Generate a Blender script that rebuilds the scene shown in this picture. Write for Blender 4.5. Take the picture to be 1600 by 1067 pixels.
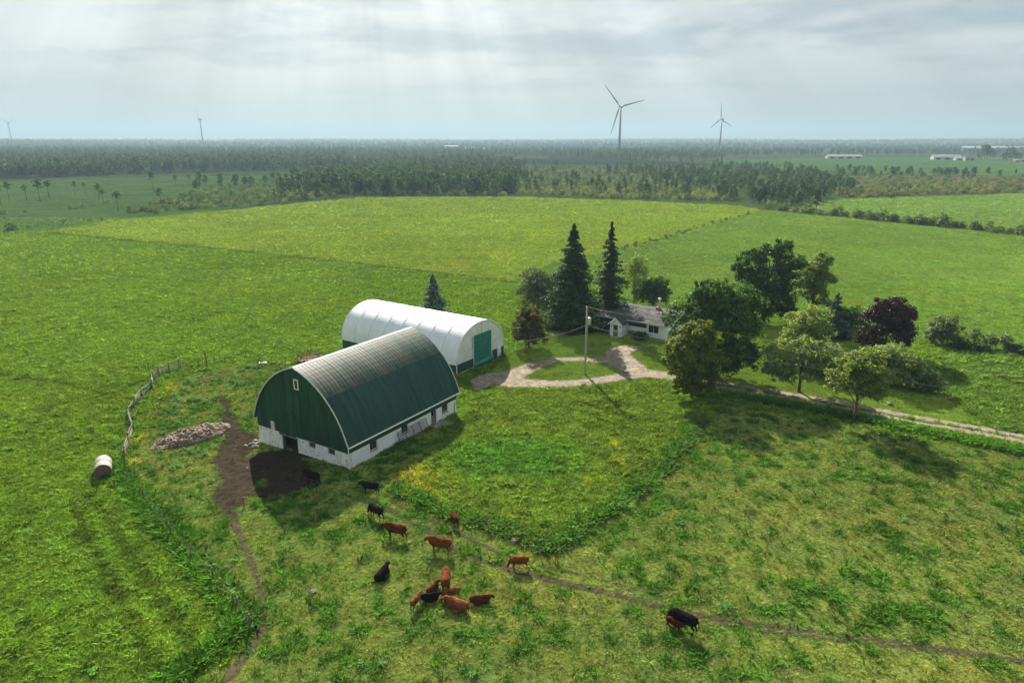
import bpy, bmesh, math, random
import numpy as np
from mathutils import Vector, Matrix

scene = bpy.context.scene
for o in list(bpy.data.objects):
    bpy.data.objects.remove(o)
col = scene.collection
R = math.radians
random.seed(7)
RNG = np.random.default_rng(11)

# ------------------------------------------------------------------ camera
CAM_H = 33.0
FPX = 1066.7
PITCH = math.atan((533.5 - 217) / FPX)
cam_d = bpy.data.cameras.new('camera')
cam_d.sensor_width = 36.0
cam_d.lens = 24.0
cam_d.clip_start = 0.5
cam_d.clip_end = 40000
cam = bpy.data.objects.new('camera', cam_d)
cam.location = (0, 0, CAM_H)
cam.rotation_euler = (math.pi / 2 - PITCH, 0, 0)
col.objects.link(cam)
scene.camera = cam

# ------------------------------------------------------------------ sun, sky, exposure
SUN_EL, SUN_AZ = R(32.5), R(-12.0)          # azimuth from +Y, negative = to the left
SUN = Vector((math.sin(SUN_AZ) * math.cos(SUN_EL), math.cos(SUN_AZ) * math.cos(SUN_EL), math.sin(SUN_EL)))
sun_d = bpy.data.lights.new('sun', 'SUN')
sun_d.energy = 5.0
sun_d.angle = R(0.6)
sun_d.color = (1.0, 0.93, 0.80)
sun_o = bpy.data.objects.new('sun', sun_d)
sun_o.rotation_euler = SUN.to_track_quat('Z', 'Y').to_euler()
sun_o.location = (0, 0, 120)
col.objects.link(sun_o)

scene.view_settings.view_transform = 'Standard'
scene.view_settings.look = 'None'
scene.view_settings.gamma = 1.0
scene.view_settings.use_curve_mapping = False
scene.view_settings.exposure = 1.6

world = bpy.data.worlds.new('World')
scene.world = world
world.use_nodes = True


class NT:
    """small node-tree helper"""
    def __init__(self, tree):
        self.t = tree
        tree.nodes.clear()

    def n(self, kind, inputs=None, **props):
        nd = self.t.nodes.new(kind)
        for k, v in props.items():
            setattr(nd, k, v)
        if inputs:
            for k, v in inputs.items():
                s = nd.inputs[k]
                if isinstance(v, bpy.types.NodeSocket):
                    self.t.links.new(v, s)
                else:
                    s.default_value = v
        return nd

    def math(self, op, a, b=None, c=None, clamp=False):
        nd = self.t.nodes.new('ShaderNodeMath')
        nd.operation = op
        nd.use_clamp = clamp
        for i, v in enumerate((a, b, c)):
            if v is None:
                continue
            if isinstance(v, bpy.types.NodeSocket):
                self.t.links.new(v, nd.inputs[i])
            else:
                nd.inputs[i].default_value = v
        return nd.outputs[0]

    def mix(self, f, a, b, blend='MIX'):
        nd = self.t.nodes.new('ShaderNodeMix')
        nd.data_type = 'RGBA'
        nd.blend_type = blend
        for idx, v in ((0, f), (6, a), (7, b)):
            if isinstance(v, bpy.types.NodeSocket):
                self.t.links.new(v, nd.inputs[idx])
            elif idx == 0:
                nd.inputs[0].default_value = v
            else:
                nd.inputs[idx].default_value = (v[0], v[1], v[2], 1)
        return nd.outputs[2]

    def ramp(self, f, lo, hi, smooth=True):
        nd = self.t.nodes.new('ShaderNodeMapRange')
        nd.interpolation_type = 'SMOOTHSTEP' if smooth else 'LINEAR'
        self.t.links.new(f, nd.inputs[0])
        nd.inputs[1].default_value = lo
        nd.inputs[2].default_value = hi
        return nd.outputs[0]

    def noise(self, vec, scale, detail=3, rough=0.55, dist=0.0):
        nd = self.n('ShaderNodeTexNoise', {'Scale': scale, 'Detail': detail, 'Roughness': rough, 'Distortion': dist})
        if vec is not None:
            self.t.links.new(vec, nd.inputs['Vector'])
        return nd.outputs['Fac']


def build_world():
    t = NT(world.node_tree)
    tc = t.n('ShaderNodeTexCoord')
    d = t.n('ShaderNodeVectorMath', {0: tc.outputs['Generated']}, operation='NORMALIZE').outputs[0]
    sp = t.n('ShaderNodeSeparateXYZ', {0: d})
    z = t.math('MAXIMUM', sp.outputs[2], 0.0)
    den = t.math('ADD', z, 0.10)
    u = t.math('DIVIDE', sp.outputs[0], den)
    v = t.math('DIVIDE', sp.outputs[1], den)
    cv = t.n('ShaderNodeCombineXYZ', {0: u, 1: v, 2: 3.37}).outputs[0]
    sky = t.n('ShaderNodeTexSky', sky_type='NISHITA', sun_disc=False, sun_elevation=SUN_EL,
              sun_rotation=SUN_AZ, altitude=400.0, air_density=1.0, dust_density=2.5, ozone_density=1.0)
    bg1 = t.n('ShaderNodeBackground', {'Color': sky.outputs[0], 'Strength': 0.05})
    n1 = t.noise(cv, 0.62, 6, 0.52, 0.35)
    n2 = t.noise(cv, 1.9, 5, 0.6, 0.2)
    nn = t.math('ADD', t.math('MULTIPLY', n1, 0.72), t.math('MULTIPLY', n2, 0.28))
    lump = t.ramp(nn, 0.41, 0.57)
    fade = t.ramp(z, 0.025, 0.13)                       # cloud shapes blur into haze near the horizon
    dark = (0.118, 0.143, 0.158)
    lite = (0.212, 0.222, 0.223)
    haze = (0.150, 0.166, 0.173)
    cc = t.mix(lump, dark, lite)
    cc = t.mix(fade, haze, cc)
    # sun glow behind the cloud, and soft light shafts fanning out from it
    dots = t.n('ShaderNodeVectorMath', {0: d, 1: tuple(SUN)}, operation='DOT_PRODUCT').outputs['Value']
    e1 = SUN.cross(Vector((0, 0, 1))).normalized()
    e2 = e1.cross(SUN).normalized()
    a = t.n('ShaderNodeVectorMath', {0: d, 1: tuple(e1)}, operation='DOT_PRODUCT').outputs['Value']
    b = t.n('ShaderNodeVectorMath', {0: d, 1: tuple(e2)}, operation='DOT_PRODUCT').outputs['Value']
    ang = t.math('ARCTAN2', a, t.math('MULTIPLY', b, -1.0))
    av = t.n('ShaderNodeCombineXYZ', {0: ang, 1: 0.3, 2: 0.1}).outputs[0]
    ray = t.noise(av, 9.0, 3, 0.5)
    rayf = t.math('MULTIPLY_ADD', t.math('SUBTRACT', ray, 0.5), 0.75, 1.0)
    glow = t.math('POWER', t.math('MAXIMUM', dots, 0.0), 9.0)
    gl = t.math('MULTIPLY_ADD', glow, 0.40, 1.0)
    st = t.math('MULTIPLY', gl, rayf)
    bg2 = t.n('ShaderNodeBackground', {'Color': cc, 'Strength': st})
    mx = t.n('ShaderNodeMixShader', {0: 0.90, 1: bg1.outputs[0], 2: bg2.outputs[0]})
    t.n('ShaderNodeOutputWorld', {0: mx.outputs[0]})


build_world()

cy = scene.cycles
cy.use_denoising = True
cy.max_bounces = 5
cy.diffuse_bounces = 2
cy.glossy_bounces = 2
cy.transmission_bounces = 3
cy.transparent_max_bounces = 8
cy.volume_bounces = 0
cy.sample_clamp_indirect = 4.0
cy.caustics_reflective = False
cy.caustics_refractive = False


# ------------------------------------------------------------------ helpers
def G(px, py, z=0.0):
    """where the sight line through a photo point meets the level z"""
    dx = (px - 800) / FPX
    dy = (533.5 - py) / FPX
    c, s = math.cos(PITCH), math.sin(PITCH)
    d = (dx, c + dy * s, -s + dy * c)
    k = (z - CAM_H) / d[2]
    return (d[0] * k, d[1] * k)


def topix(x, y, z=0.0):
    c, s = math.cos(PITCH), math.sin(PITCH)
    f = y * c - (z - CAM_H) * s
    w = y * s + (z - CAM_H) * c
    return 800 + FPX * x / f, 533.5 - FPX * w / f


def sstep(a, b, x):
    k = np.clip((x - a) / (b - a), 0, 1)
    return k * k * (3 - 2 * k)


def _hash(i, j, seed):
    h = (i.astype(np.int64) * 374761393 + j.astype(np.int64) * 668265263 + seed * 974711) & 0x7fffffff
    h = ((h ^ (h >> 13)) * 1274126177) & 0x7fffffff
    return ((h ^ (h >> 16)) & 0xffff) / 65535.0


def vnoise(x, y, s, seed=0):
    x = np.asarray(x, float) / s
    y = np.asarray(y, float) / s
    i, j = np.floor(x), np.floor(y)
    fx, fy = x - i, y - j
    fx = fx * fx * (3 - 2 * fx)
    fy = fy * fy * (3 - 2 * fy)
    a, b = _hash(i, j, seed), _hash(i + 1, j, seed)
    c, d = _hash(i, j + 1, seed), _hash(i + 1, j + 1, seed)
    return (a * (1 - fx) + b * fx) * (1 - fy) + (c * (1 - fx) + d * fx) * fy


def fnoise(x, y, s, seed=0, oct=3):
    v = 0
    amp = 0
    for k in range(oct):
        v = v + vnoise(x, y, s / 2 ** k, seed + k * 17) / 2 ** k
        amp += 1 / 2 ** k
    return v / amp


def zh(x, y):
    x = np.asarray(x, float)
    y = np.asarray(y, float)
    r = np.hypot(x, y)
    near = 0.16 * (vnoise(x, y, 11, 3) - .5) + 0.10 * (vnoise(x, y, 3.2, 5) - .5)
    dip = -0.5 * np.exp(-((x + 31) ** 2 + (y - 70) ** 2) / 36.0)
    far = sstep(1800, 6500, r) * 70 * np.clip(fnoise(x, y, 2300, 21) - .22, 0, 1) + sstep(900, 2200, r) * 5 * (vnoise(x, y, 700, 9) - .5)
    return near + dip + far


def zat(x, y):
    return float(zh(np.array([x]), np.array([y]))[0])


def inpoly(x, y, poly):
    x = np.asarray(x)
    y = np.asarray(y)
    res = np.zeros(x.shape, bool)
    n = len(poly)
    for k in range(n):
        x1, y1 = poly[k]
        x2, y2 = poly[(k + 1) % n]
        cond = (y1 > y) != (y2 > y)
        with np.errstate(divide='ignore', invalid='ignore'):
            xi = (x2 - x1) * (y - y1) / (y2 - y1 + 1e-12) + x1
        res ^= cond & (x < xi)
    return res


def GP(pts):
    return [G(*p) for p in pts]


def strip_mask(x, y, pts, widths):
    """signed half-width minus distance (positive inside) of a path with varying half width"""
    best = np.full(np.shape(x), -1e3)
    for (a, wa), (b, wb) in zip(zip(pts[:-1], widths[:-1]), zip(pts[1:], widths[1:])):
        dx, dy = b[0] - a[0], b[1] - a[1]
        L = dx * dx + dy * dy + 1e-9
        k = np.clip(((x - a[0]) * dx + (y - a[1]) * dy) / L, 0, 1)
        d = np.hypot(x - a[0] - k * dx, y - a[1] - k * dy)
        best = np.maximum(best, wa + (wb - wa) * k - d)
    return best


def mesh_np(name, v, f):
    """mesh from numpy verts and an (n,3|4) face array"""
    me = bpy.data.meshes.new(name)
    v = np.asarray(v, np.float32)
    f = np.asarray(f, np.int32)
    me.vertices.add(len(v))
    me.vertices.foreach_set('co', v.ravel())
    if len(f):
        k = f.shape[1]
        me.loops.add(f.size)
        me.loops.foreach_set('vertex_index', f.ravel())
        me.polygons.add(len(f))
        me.polygons.foreach_set('loop_start', np.arange(0, f.size, k, dtype=np.int32))
        me.polygons.foreach_set('loop_total', np.full(len(f), k, np.int32))
    me.update(calc_edges=True)
    return me


def tag(o, label=None, cat=None, group=None, kind=None):
    if label:
        o['label'] = label
    if cat:
        o['category'] = cat
    if group:
        o['group'] = group
    if kind:
        o['kind'] = kind
    return o


def ob(name, me, mat=None, parent=None, loc=None, rot=None, smooth=False):
    o = bpy.data.objects.new(name, me)
    col.objects.link(o)
    if mat is not None and me is not None and not len(me.materials):
        me.materials.append(mat)
    if parent is not None:
        o.parent = parent
    if loc is not None:
        o.location = loc
    if rot is not None:
        o.rotation_euler = rot
    if smooth:
        me.polygons.foreach_set('use_smooth', np.ones(len(me.polygons), bool))
    return o


def empty(name, loc, rz=0.0, label=None, cat=None, group=None):
    o = bpy.data.objects.new(name, None)
    o.location = loc
    o.rotation_euler = (0, 0, rz)
    o.empty_display_size = 0.3
    col.objects.link(o)
    return tag(o, label, cat, group)


class MB:
    """collects boxes, tubes and polygons into one mesh"""
    def __init__(self):
        self.v = []
        self.f = []

    def add(self, vs, fs):
        k = len(self.v)
        self.v += [tuple(p) for p in vs]
        self.f += [tuple(i + k for i in f) for f in fs]
        return self

    def box(self, x0, x1, y0, y1, z0, z1):
        vs = [(x, y, z) for z in (z0, z1) for y in (y0, y1) for x in (x0, x1)]
        return self.add(vs, [(0, 2, 3, 1), (4, 5, 7, 6), (0, 1, 5, 4), (2, 6, 7, 3), (0, 4, 6, 2), (1, 3, 7, 5)])

    def tube(self, pts, rad, n=8, cap=True, squash=None):
        pts = [Vector(p) for p in pts]
        if not hasattr(rad, '__len__'):
            rad = [rad] * len(pts)
        rings = []
        for i, p in enumerate(pts):
            a = pts[max(i - 1, 0)]
            b = pts[min(i + 1, len(pts) - 1)]
            t = (b - a).normalized()
            s = t.cross(Vector((0, 0, 1)))
            if s.length < 1e-3:
                s = Vector((0, 1, 0))
            s.normalize()
            w = t.cross(s).normalized() * -1
            r = rad[i]
            ra, rb = (r if hasattr(r, '__len__') else (r, r))
            rings.append([p + s * (ra * math.cos(2 * math.pi * k / n)) + w * (rb * math.sin(2 * math.pi * k / n)) for k in range(n)])
        vs = [q for r_ in rings for q in r_]
        fs = []
        for i in range(len(pts) - 1):
            for k in range(n):
                fs.append((i * n + k, i * n + (k + 1) % n, (i + 1) * n + (k + 1) % n, (i + 1) * n + k))
        if cap:
            fs.append(tuple(range(n - 1, -1, -1)))
            m = (len(pts) - 1) * n
            fs.append(tuple(m + k for k in range(n)))
        return self.add(vs, fs)

    def mesh(self, name):
        me = bpy.data.meshes.new(name)
        me.from_pydata(self.v, [], self.f)
        bm = bmesh.new()
        bm.from_mesh(me)
        bmesh.ops.recalc_face_normals(bm, faces=bm.faces)
        bm.to_mesh(me)
        bm.free()
        me.update()
        return me

    def build(self, name, mat, parent=None, loc=None, rot=None, smooth=False, bevel=0):
        me = self.mesh(name)
        o = ob(name, me, mat, parent, loc, rot, smooth)
        return o


# ------------------------------------------------------------------ materials
def new_mat(name):
    m = bpy.data.materials.new(name)
    m.use_nodes = True
    return m, NT(m.node_tree)


def surf_mat(name, c1, c2, scale=2.0, rough=0.85, bump=0.0, bscale=None, metallic=0.0, stretch=(1, 1, 1), detail=5,
             lo=0.35, hi=0.65, spec=0.3, objrand=0.0, c3=None, c3scale=1.0, c3lo=0.55, c3hi=0.7):
    m, t = new_mat(name)
    tc = t.n('ShaderNodeTexCoord')
    vec = t.n('ShaderNodeMapping', {'Vector': tc.outputs['Object'], 'Scale': stretch}).outputs[0]
    oi = t.n('ShaderNodeObjectInfo')
    vec = t.n('ShaderNodeVectorMath', {0: vec, 1: t.n('ShaderNodeVectorMath', {0: oi.outputs['Location'], 1: (0.37, 0.61, 0.0)}, operation='MULTIPLY').outputs[0]}, operation='ADD').outputs[0]
    f = t.ramp(t.noise(vec, scale, detail, 0.6), lo, hi)
    c = t.mix(f, c1, c2)
    if c3:
        c = t.mix(t.ramp(t.noise(vec, c3scale, 4, 0.65, 0.5), c3lo, c3hi), c, c3)
    if objrand:
        k = t.math('MULTIPLY_ADD', oi.outputs['Random'], 2 * objrand, 1 - objrand)
        c = t.n('ShaderNodeVectorMath', {0: c, 'Scale': k}, operation='SCALE').outputs[0]
    p = t.n('ShaderNodeBsdfPrincipled', {'Base Color': c, 'Roughness': rough, 'Metallic': metallic, 'Specular IOR Level': spec})
    if bump:
        bn = t.noise(vec, bscale or scale * 3, 4, 0.6)
        b = t.n('ShaderNodeBump', {'Strength': 1.0, 'Distance': bump, 'Height': bn})
        t.t.links.new(b.outputs[0], p.inputs['Normal'])
    t.n('ShaderNodeOutputMaterial', {0: p.outputs[0]})
    return m


def leaf_mat(name, c, var=0.45, trans=0.42, hue=(1.25, 1.12, 0.7), gloss=0.012, objrand=0.18):
    """leaves: diffuse and translucent, each leaf its own tone"""
    m, t = new_mat(name)
    g = t.n('ShaderNodeNewGeometry')
    oi = t.n('ShaderNodeObjectInfo')
    tc = t.n('ShaderNodeTexCoord')
    rnd = g.outputs['Random Per Island']
    k = t.math('MULTIPLY_ADD', rnd, 2 * var, 1 - var)
    k = t.math('MULTIPLY', k, t.math('MULTIPLY_ADD', oi.outputs['Random'], 2 * objrand, 1 - objrand))
    nz = t.noise(tc.outputs['Object'], 0.55, 2, 0.5)
    cb = t.mix(t.ramp(nz, 0.35, 0.65), c, (c[0] * hue[0], c[1] * hue[1], c[2] * hue[2]))
    cb = t.n('ShaderNodeVectorMath', {0: cb, 'Scale': k}, operation='SCALE').outputs[0]
    ct = t.n('ShaderNodeVectorMath', {0: cb, 1: (1.5, 1.45, 0.6)}, operation='MULTIPLY').outputs[0]
    d = t.n('ShaderNodeBsdfDiffuse', {'Color': cb})
    tr = t.n('ShaderNodeBsdfTranslucent', {'Color': ct})
    gl = t.n('ShaderNodeBsdfGlossy', {'Color': (1, 1, 1, 1), 'Roughness': 0.45})
    a = t.n('ShaderNodeMixShader', {0: trans, 1: d.outputs[0], 2: tr.outputs[0]})
    b = t.n('ShaderNodeMixShader', {0: gloss, 1: a.outputs[0], 2: gl.outputs[0]})
    t.n('ShaderNodeOutputMaterial', {0: b.outputs[0]})
    return m


def grass_mat(name, var=0.35, trans=0.4, mult=1.0, gloss=0.0):
    """blades take their tone from the sward they grow in"""
    m, t = new_mat(name)
    at = t.n('ShaderNodeAttribute', attribute_type='INSTANCER', attribute_name='tint')
    g = t.n('ShaderNodeNewGeometry')
    k = t.math('MULTIPLY_ADD', g.outputs['Random Per Island'], 2 * var * mult, (1 - var) * mult)
    c = t.n('ShaderNodeVectorMath', {0: at.outputs['Vector'], 'Scale': k}, operation='SCALE').outputs[0]
    ct = t.n('ShaderNodeVectorMath', {0: c, 1: (1.35, 1.3, 0.7)}, operation='MULTIPLY').outputs[0]
    d = t.n('ShaderNodeBsdfDiffuse', {'Color': c})
    tr = t.n('ShaderNodeBsdfTranslucent', {'Color': ct})
    gl = t.n('ShaderNodeBsdfGlossy', {'Color': (1, 1, 1, 1), 'Roughness': 0.5})
    a = t.n('ShaderNodeMixShader', {0: trans, 1: d.outputs[0], 2: tr.outputs[0]})
    b = t.n('ShaderNodeMixShader', {0: gloss, 1: a.outputs[0], 2: gl.outputs[0]})
    t.n('ShaderNodeOutputMaterial', {0: b.outputs[0]})
    return m


def ground_mat():
    m, t = new_mat('ground_sward')
    at = t.n('ShaderNodeAttribute', attribute_name='tint')
    geo = t.n('ShaderNodeNewGeometry')
    p = geo.outputs['Position']
    n1 = t.noise(p, 0.06, 4, 0.6, 0.3)
    n2 = t.noise(p, 0.45, 5, 0.65, 0.4)
    n3 = t.noise(p, 3.2, 4, 0.7)
    k = t.math('MULTIPLY_ADD', t.math('SUBTRACT', n1, 0.5), 0.9, 1.0)
    k = t.math('MULTIPLY', k, t.math('MULTIPLY_ADD', t.math('SUBTRACT', n2, 0.5), 1.3, 1.0))
    k = t.math('MULTIPLY', k, t.math('MULTIPLY_ADD', t.math('SUBTRACT', n3, 0.5), 1.5, 1.0))
    c = t.n('ShaderNodeVectorMath', {0: at.outputs['Vector'], 'Scale': k}, operation='SCALE').outputs[0]
    yel = t.n('ShaderNodeVectorMath', {0: c, 1: (1.18, 1.03, 0.85)}, operation='MULTIPLY').outputs[0]
    c = t.mix(t.ramp(t.noise(p, 0.16, 4, 0.6, 0.6), 0.42, 0.62), c, yel)
    b = t.n('ShaderNodeBump', {'Strength': 1.0, 'Distance': 0.35, 'Height': t.math('ADD', t.math('MULTIPLY', n2, 1.2), t.math('MULTIPLY', n3, 0.35))})
    bs = t.n('ShaderNodeBsdfDiffuse', {'Color': c, 'Roughness': 1.0, 'Normal': b.outputs[0]})
    t.n('ShaderNodeOutputMaterial', {0: bs.outputs[0]})
    return m


def patch_mat(name, c1, c2, scale, edge=0.35, edge_noise=0.9, bump=0.08, ns=0.8, grassy=0.0):
    """trodden ground whose ragged edge lets the sward show through"""
    m, t = new_mat(name)
    at = t.n('ShaderNodeAttribute', attribute_name='mask')
    geo = t.n('ShaderNodeNewGeometry')
    p = geo.outputs['Position']
    n1 = t.noise(p, scale, 6, 0.7)
    n2 = t.noise(p, ns, 5, 0.65, 0.5)
    n4 = t.noise(p, scale * 3.3, 3, 0.7)
    c = t.mix(t.ramp(n1, 0.3, 0.7), c1, c2)
    c = t.n('ShaderNodeVectorMath', {0: c, 'Scale': t.math('MULTIPLY_ADD', n4, 0.9, 0.55)}, operation='SCALE').outputs[0]
    e = t.math('ADD', at.outputs['Fac'], t.math('MULTIPLY', t.math('SUBTRACT', n2, 0.5), edge_noise * 2))
    al = t.ramp(e, -edge, edge)
    if grassy:
        al = t.math('MULTIPLY', al, t.math('MULTIPLY_ADD', t.ramp(t.noise(p, 1.7, 5, 0.7), 0.5, 0.62), -grassy, 1.0))
    b = t.n('ShaderNodeBump', {'Strength': 1.0, 'Distance': bump, 'Height': n1})
    pr = t.n('ShaderNodeBsdfDiffuse', {'Color': c, 'Normal': b.outputs[0]})
    tr = t.n('ShaderNodeBsdfTransparent')
    mx = t.n('ShaderNodeMixShader', {0: al, 1: tr.outputs[0], 2: pr.outputs[0]})
    t.n('ShaderNodeOutputMaterial', {0: mx.outputs[0]})
    return m


M = {}
M['ground'] = ground_mat()
M['grass'] = grass_mat('grass_blades')
M['weed'] = grass_mat('weed_leaves', var=0.4, trans=0.3)
M['bark'] = surf_mat('bark', (0.055, 0.043, 0.032), (0.12, 0.10, 0.08), 4, 0.95, 0.05, stretch=(1, 1, .3))
M['bark_pale'] = surf_mat('bark_pale', (0.18, 0.16, 0.13), (0.30, 0.28, 0.24), 4, 0.95, 0.03, stretch=(1, 1, .3))
M['oldwood'] = surf_mat('weathered_wood', (0.095, 0.085, 0.07), (0.20, 0.18, 0.15), 3, 0.9, 0.02, objrand=0.2)
M['post'] = surf_mat('post_wood', (0.09, 0.075, 0.06), (0.20, 0.17, 0.14), 3, 0.95, 0.02)
M['pole'] = surf_mat('pole_wood', (0.26, 0.24, 0.21), (0.40, 0.37, 0.33), 2, 0.9, 0.01, stretch=(3, 3, .4))
M['green_roof'] = surf_mat('green_sheet_metal', (0.010, 0.044, 0.036), (0.018, 0.066, 0.052), 0.9, 0.6, 0.004, objrand=0.12, spec=0.22,
                           stretch=(1.4, .25, .25), c3=(0.028, 0.066, 0.056), c3scale=0.8, c3lo=0.56, c3hi=0.8)
M['faded_roof'] = surf_mat('faded_sheet_metal', (0.018, 0.056, 0.044), (0.070, 0.092, 0.074), 1.0, 0.6, 0.004, objrand=0.18, spec=0.22,
                           stretch=(1.6, .22, .22), c3=(0.115, 0.082, 0.064), c3scale=0.42, c3lo=0.48, c3hi=0.72)
M['green_siding'] = surf_mat('green_siding', (0.010, 0.046, 0.032), (0.018, 0.070, 0.048), 1.0, 0.65, 0.005, objrand=0.14, stretch=(1, 1, .3), spec=0.25)
M['whitewash'] = surf_mat('whitewashed_stone', (0.66, 0.66, 0.63), (0.78, 0.78, 0.76), 1.5, 0.95, 0.03, 5, c3=(0.30, 0.28, 0.24), c3scale=3.5, c3lo=0.55, c3hi=0.66)
M['whitewall'] = surf_mat('white_painted_wall', (0.72, 0.73, 0.73), (0.82, 0.82, 0.82), 0.8, 0.9, 0.01, c3=(0.5, 0.49, 0.45), c3scale=1.2, c3lo=0.62, c3hi=0.8)
M['white'] = surf_mat('white_trim', (0.70, 0.70, 0.69), (0.82, 0.82, 0.81), 2, 0.6)
M['grey_trim'] = surf_mat('grey_trim', (0.42, 0.44, 0.43), (0.56, 0.58, 0.57), 2, 0.6)
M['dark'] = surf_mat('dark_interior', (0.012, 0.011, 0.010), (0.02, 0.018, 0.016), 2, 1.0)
M['glass'] = surf_mat('window_glass', (0.02, 0.025, 0.03), (0.03, 0.035, 0.04), 2, 0.08, spec=0.6)
M['brownwood'] = surf_mat('brown_wood', (0.16, 0.10, 0.075), (0.26, 0.18, 0.14), 4, 0.85, objrand=0.1)
M['pvc'] = surf_mat('white_pvc_cover', (0.66, 0.69, 0.75), (0.74, 0.76, 0.80), 0.6, 0.55, 0.03, 0.5, spec=0.3, c3=(0.62, 0.62, 0.60), c3scale=.5, c3lo=.6, c3hi=.85)
M['pvc_end'] = surf_mat('white_end_fabric', (0.60, 0.62, 0.62), (0.74, 0.75, 0.75), 1.2, 0.65, 0.05, 1.2)
M['teal_door'] = surf_mat('teal_roll_fabric', (0.006, 0.135, 0.112), (0.010, 0.18, 0.15), 1.5, 0.6, 0.02)
M['teal_roll'] = surf_mat('teal_rolled_fabric', (0.012, 0.20, 0.18), (0.018, 0.27, 0.24), 1.5, 0.5, 0.02)
M['pony'] = surf_mat('green_board', (0.010, 0.055, 0.042), (0.016, 0.078, 0.06), 1.5, 0.7, objrand=0.12)
M['galv'] = surf_mat('galvanised_steel', (0.38, 0.39, 0.40), (0.55, 0.56, 0.57), 4, 0.45, metallic=0.6)
M['gate'] = surf_mat('weathered_gate_steel', (0.07, 0.07, 0.07), (0.13, 0.125, 0.12), 4, 0.7)
M['concrete'] = surf_mat('concrete', (0.30, 0.28, 0.25), (0.42, 0.40, 0.37), 3, 0.95, 0.02)
M['stone'] = surf_mat('field_stone', (0.10, 0.095, 0.085), (0.19, 0.18, 0.16), 2, 0.95, 0.04)
M['shingle'] = surf_mat('old_shingles', (0.05, 0.05, 0.055), (0.095, 0.095, 0.10), 1.3, 1.0, 0.02, 6, objrand=0.16, spec=.08, c3=(0.15, 0.135, 0.125), c3scale=0.5, c3lo=0.5, c3hi=0.7)
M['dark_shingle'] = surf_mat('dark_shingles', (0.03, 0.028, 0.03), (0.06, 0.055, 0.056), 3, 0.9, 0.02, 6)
M['brick'] = surf_mat('brick_red', (0.25, 0.10, 0.07), (0.38, 0.18, 0.13), 3, 0.9, objrand=.2)
M['manure'] = surf_mat('straw_manure', (0.055, 0.039, 0.027), (0.25, 0.19, 0.135), 4.5, 1.0, 0.12, 2.2, lo=0.36, hi=0.64, c3=(0.028, 0.019, 0.013), c3scale=0.9)
M['net'] = surf_mat('bale_net_wrap', (0.26, 0.235, 0.21), (0.36, 0.33, 0.30), 3, 0.7, 0.02)
M['hay'] = surf_mat('old_hay', (0.085, 0.06, 0.035), (0.16, 0.12, 0.075), 6, 1.0, 0.03)
M['rust'] = surf_mat('rusty_steel', (0.11, 0.04, 0.028), (0.20, 0.08, 0.05), 3, 0.9, objrand=.2)
M['wire'] = surf_mat('overhead_wire', (0.10, 0.10, 0.09), (0.16, 0.15, 0.13), 2, 0.7)
M['turbine'] = surf_mat('turbine_backlit', (0.13, 0.137, 0.147), (0.16, 0.167, 0.177), .1, 0.5)  # base colour darkened to grey so the turbines look backlit
M['coat_black'] = surf_mat('black_coat', (0.005, 0.0045, 0.0045), (0.011, 0.009, 0.009), 3, 1.0, spec=.04)
M['coat_red'] = surf_mat('red_coat', (0.095, 0.026, 0.008), (0.17, 0.050, 0.016), 3.5, 1.0, .02, 9, spec=.04, c3=(0.045, 0.013, 0.006), c3scale=1.3, c3lo=.45, c3hi=.7)
M['coat_dark_red'] = surf_mat('dark_red_coat', (0.045, 0.013, 0.006), (0.095, 0.027, 0.011), 3.5, 1.0, .02, 9, spec=.04, c3=(0.022, 0.008, 0.005), c3scale=1.3, c3lo=.45, c3hi=.7)
M['coat_tan'] = surf_mat('tan_coat', (0.125, 0.045, 0.017), (0.20, 0.082, 0.032), 3.5, 1.0, .02, 9, spec=.04, c3=(0.07, 0.024, 0.010), c3scale=1.3, c3lo=.45, c3hi=.7)
M['far_roof'] = surf_mat('far_metal_roof', (0.25, 0.265, 0.28), (0.31, 0.32, 0.33), .1, 0.9, spec=.05)
M['far_wall'] = surf_mat('far_wall', (0.30, 0.27, 0.25), (0.4, 0.37, 0.34), .2, 0.9)
M['far_pale'] = surf_mat('far_pale_wall', (0.20, 0.20, 0.20), (0.27, 0.27, 0.27), .1, 0.8)
M['far_grey'] = surf_mat('far_grey_roof', (0.20, 0.20, 0.21), (0.28, 0.28, 0.29), .2, 0.8)
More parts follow.
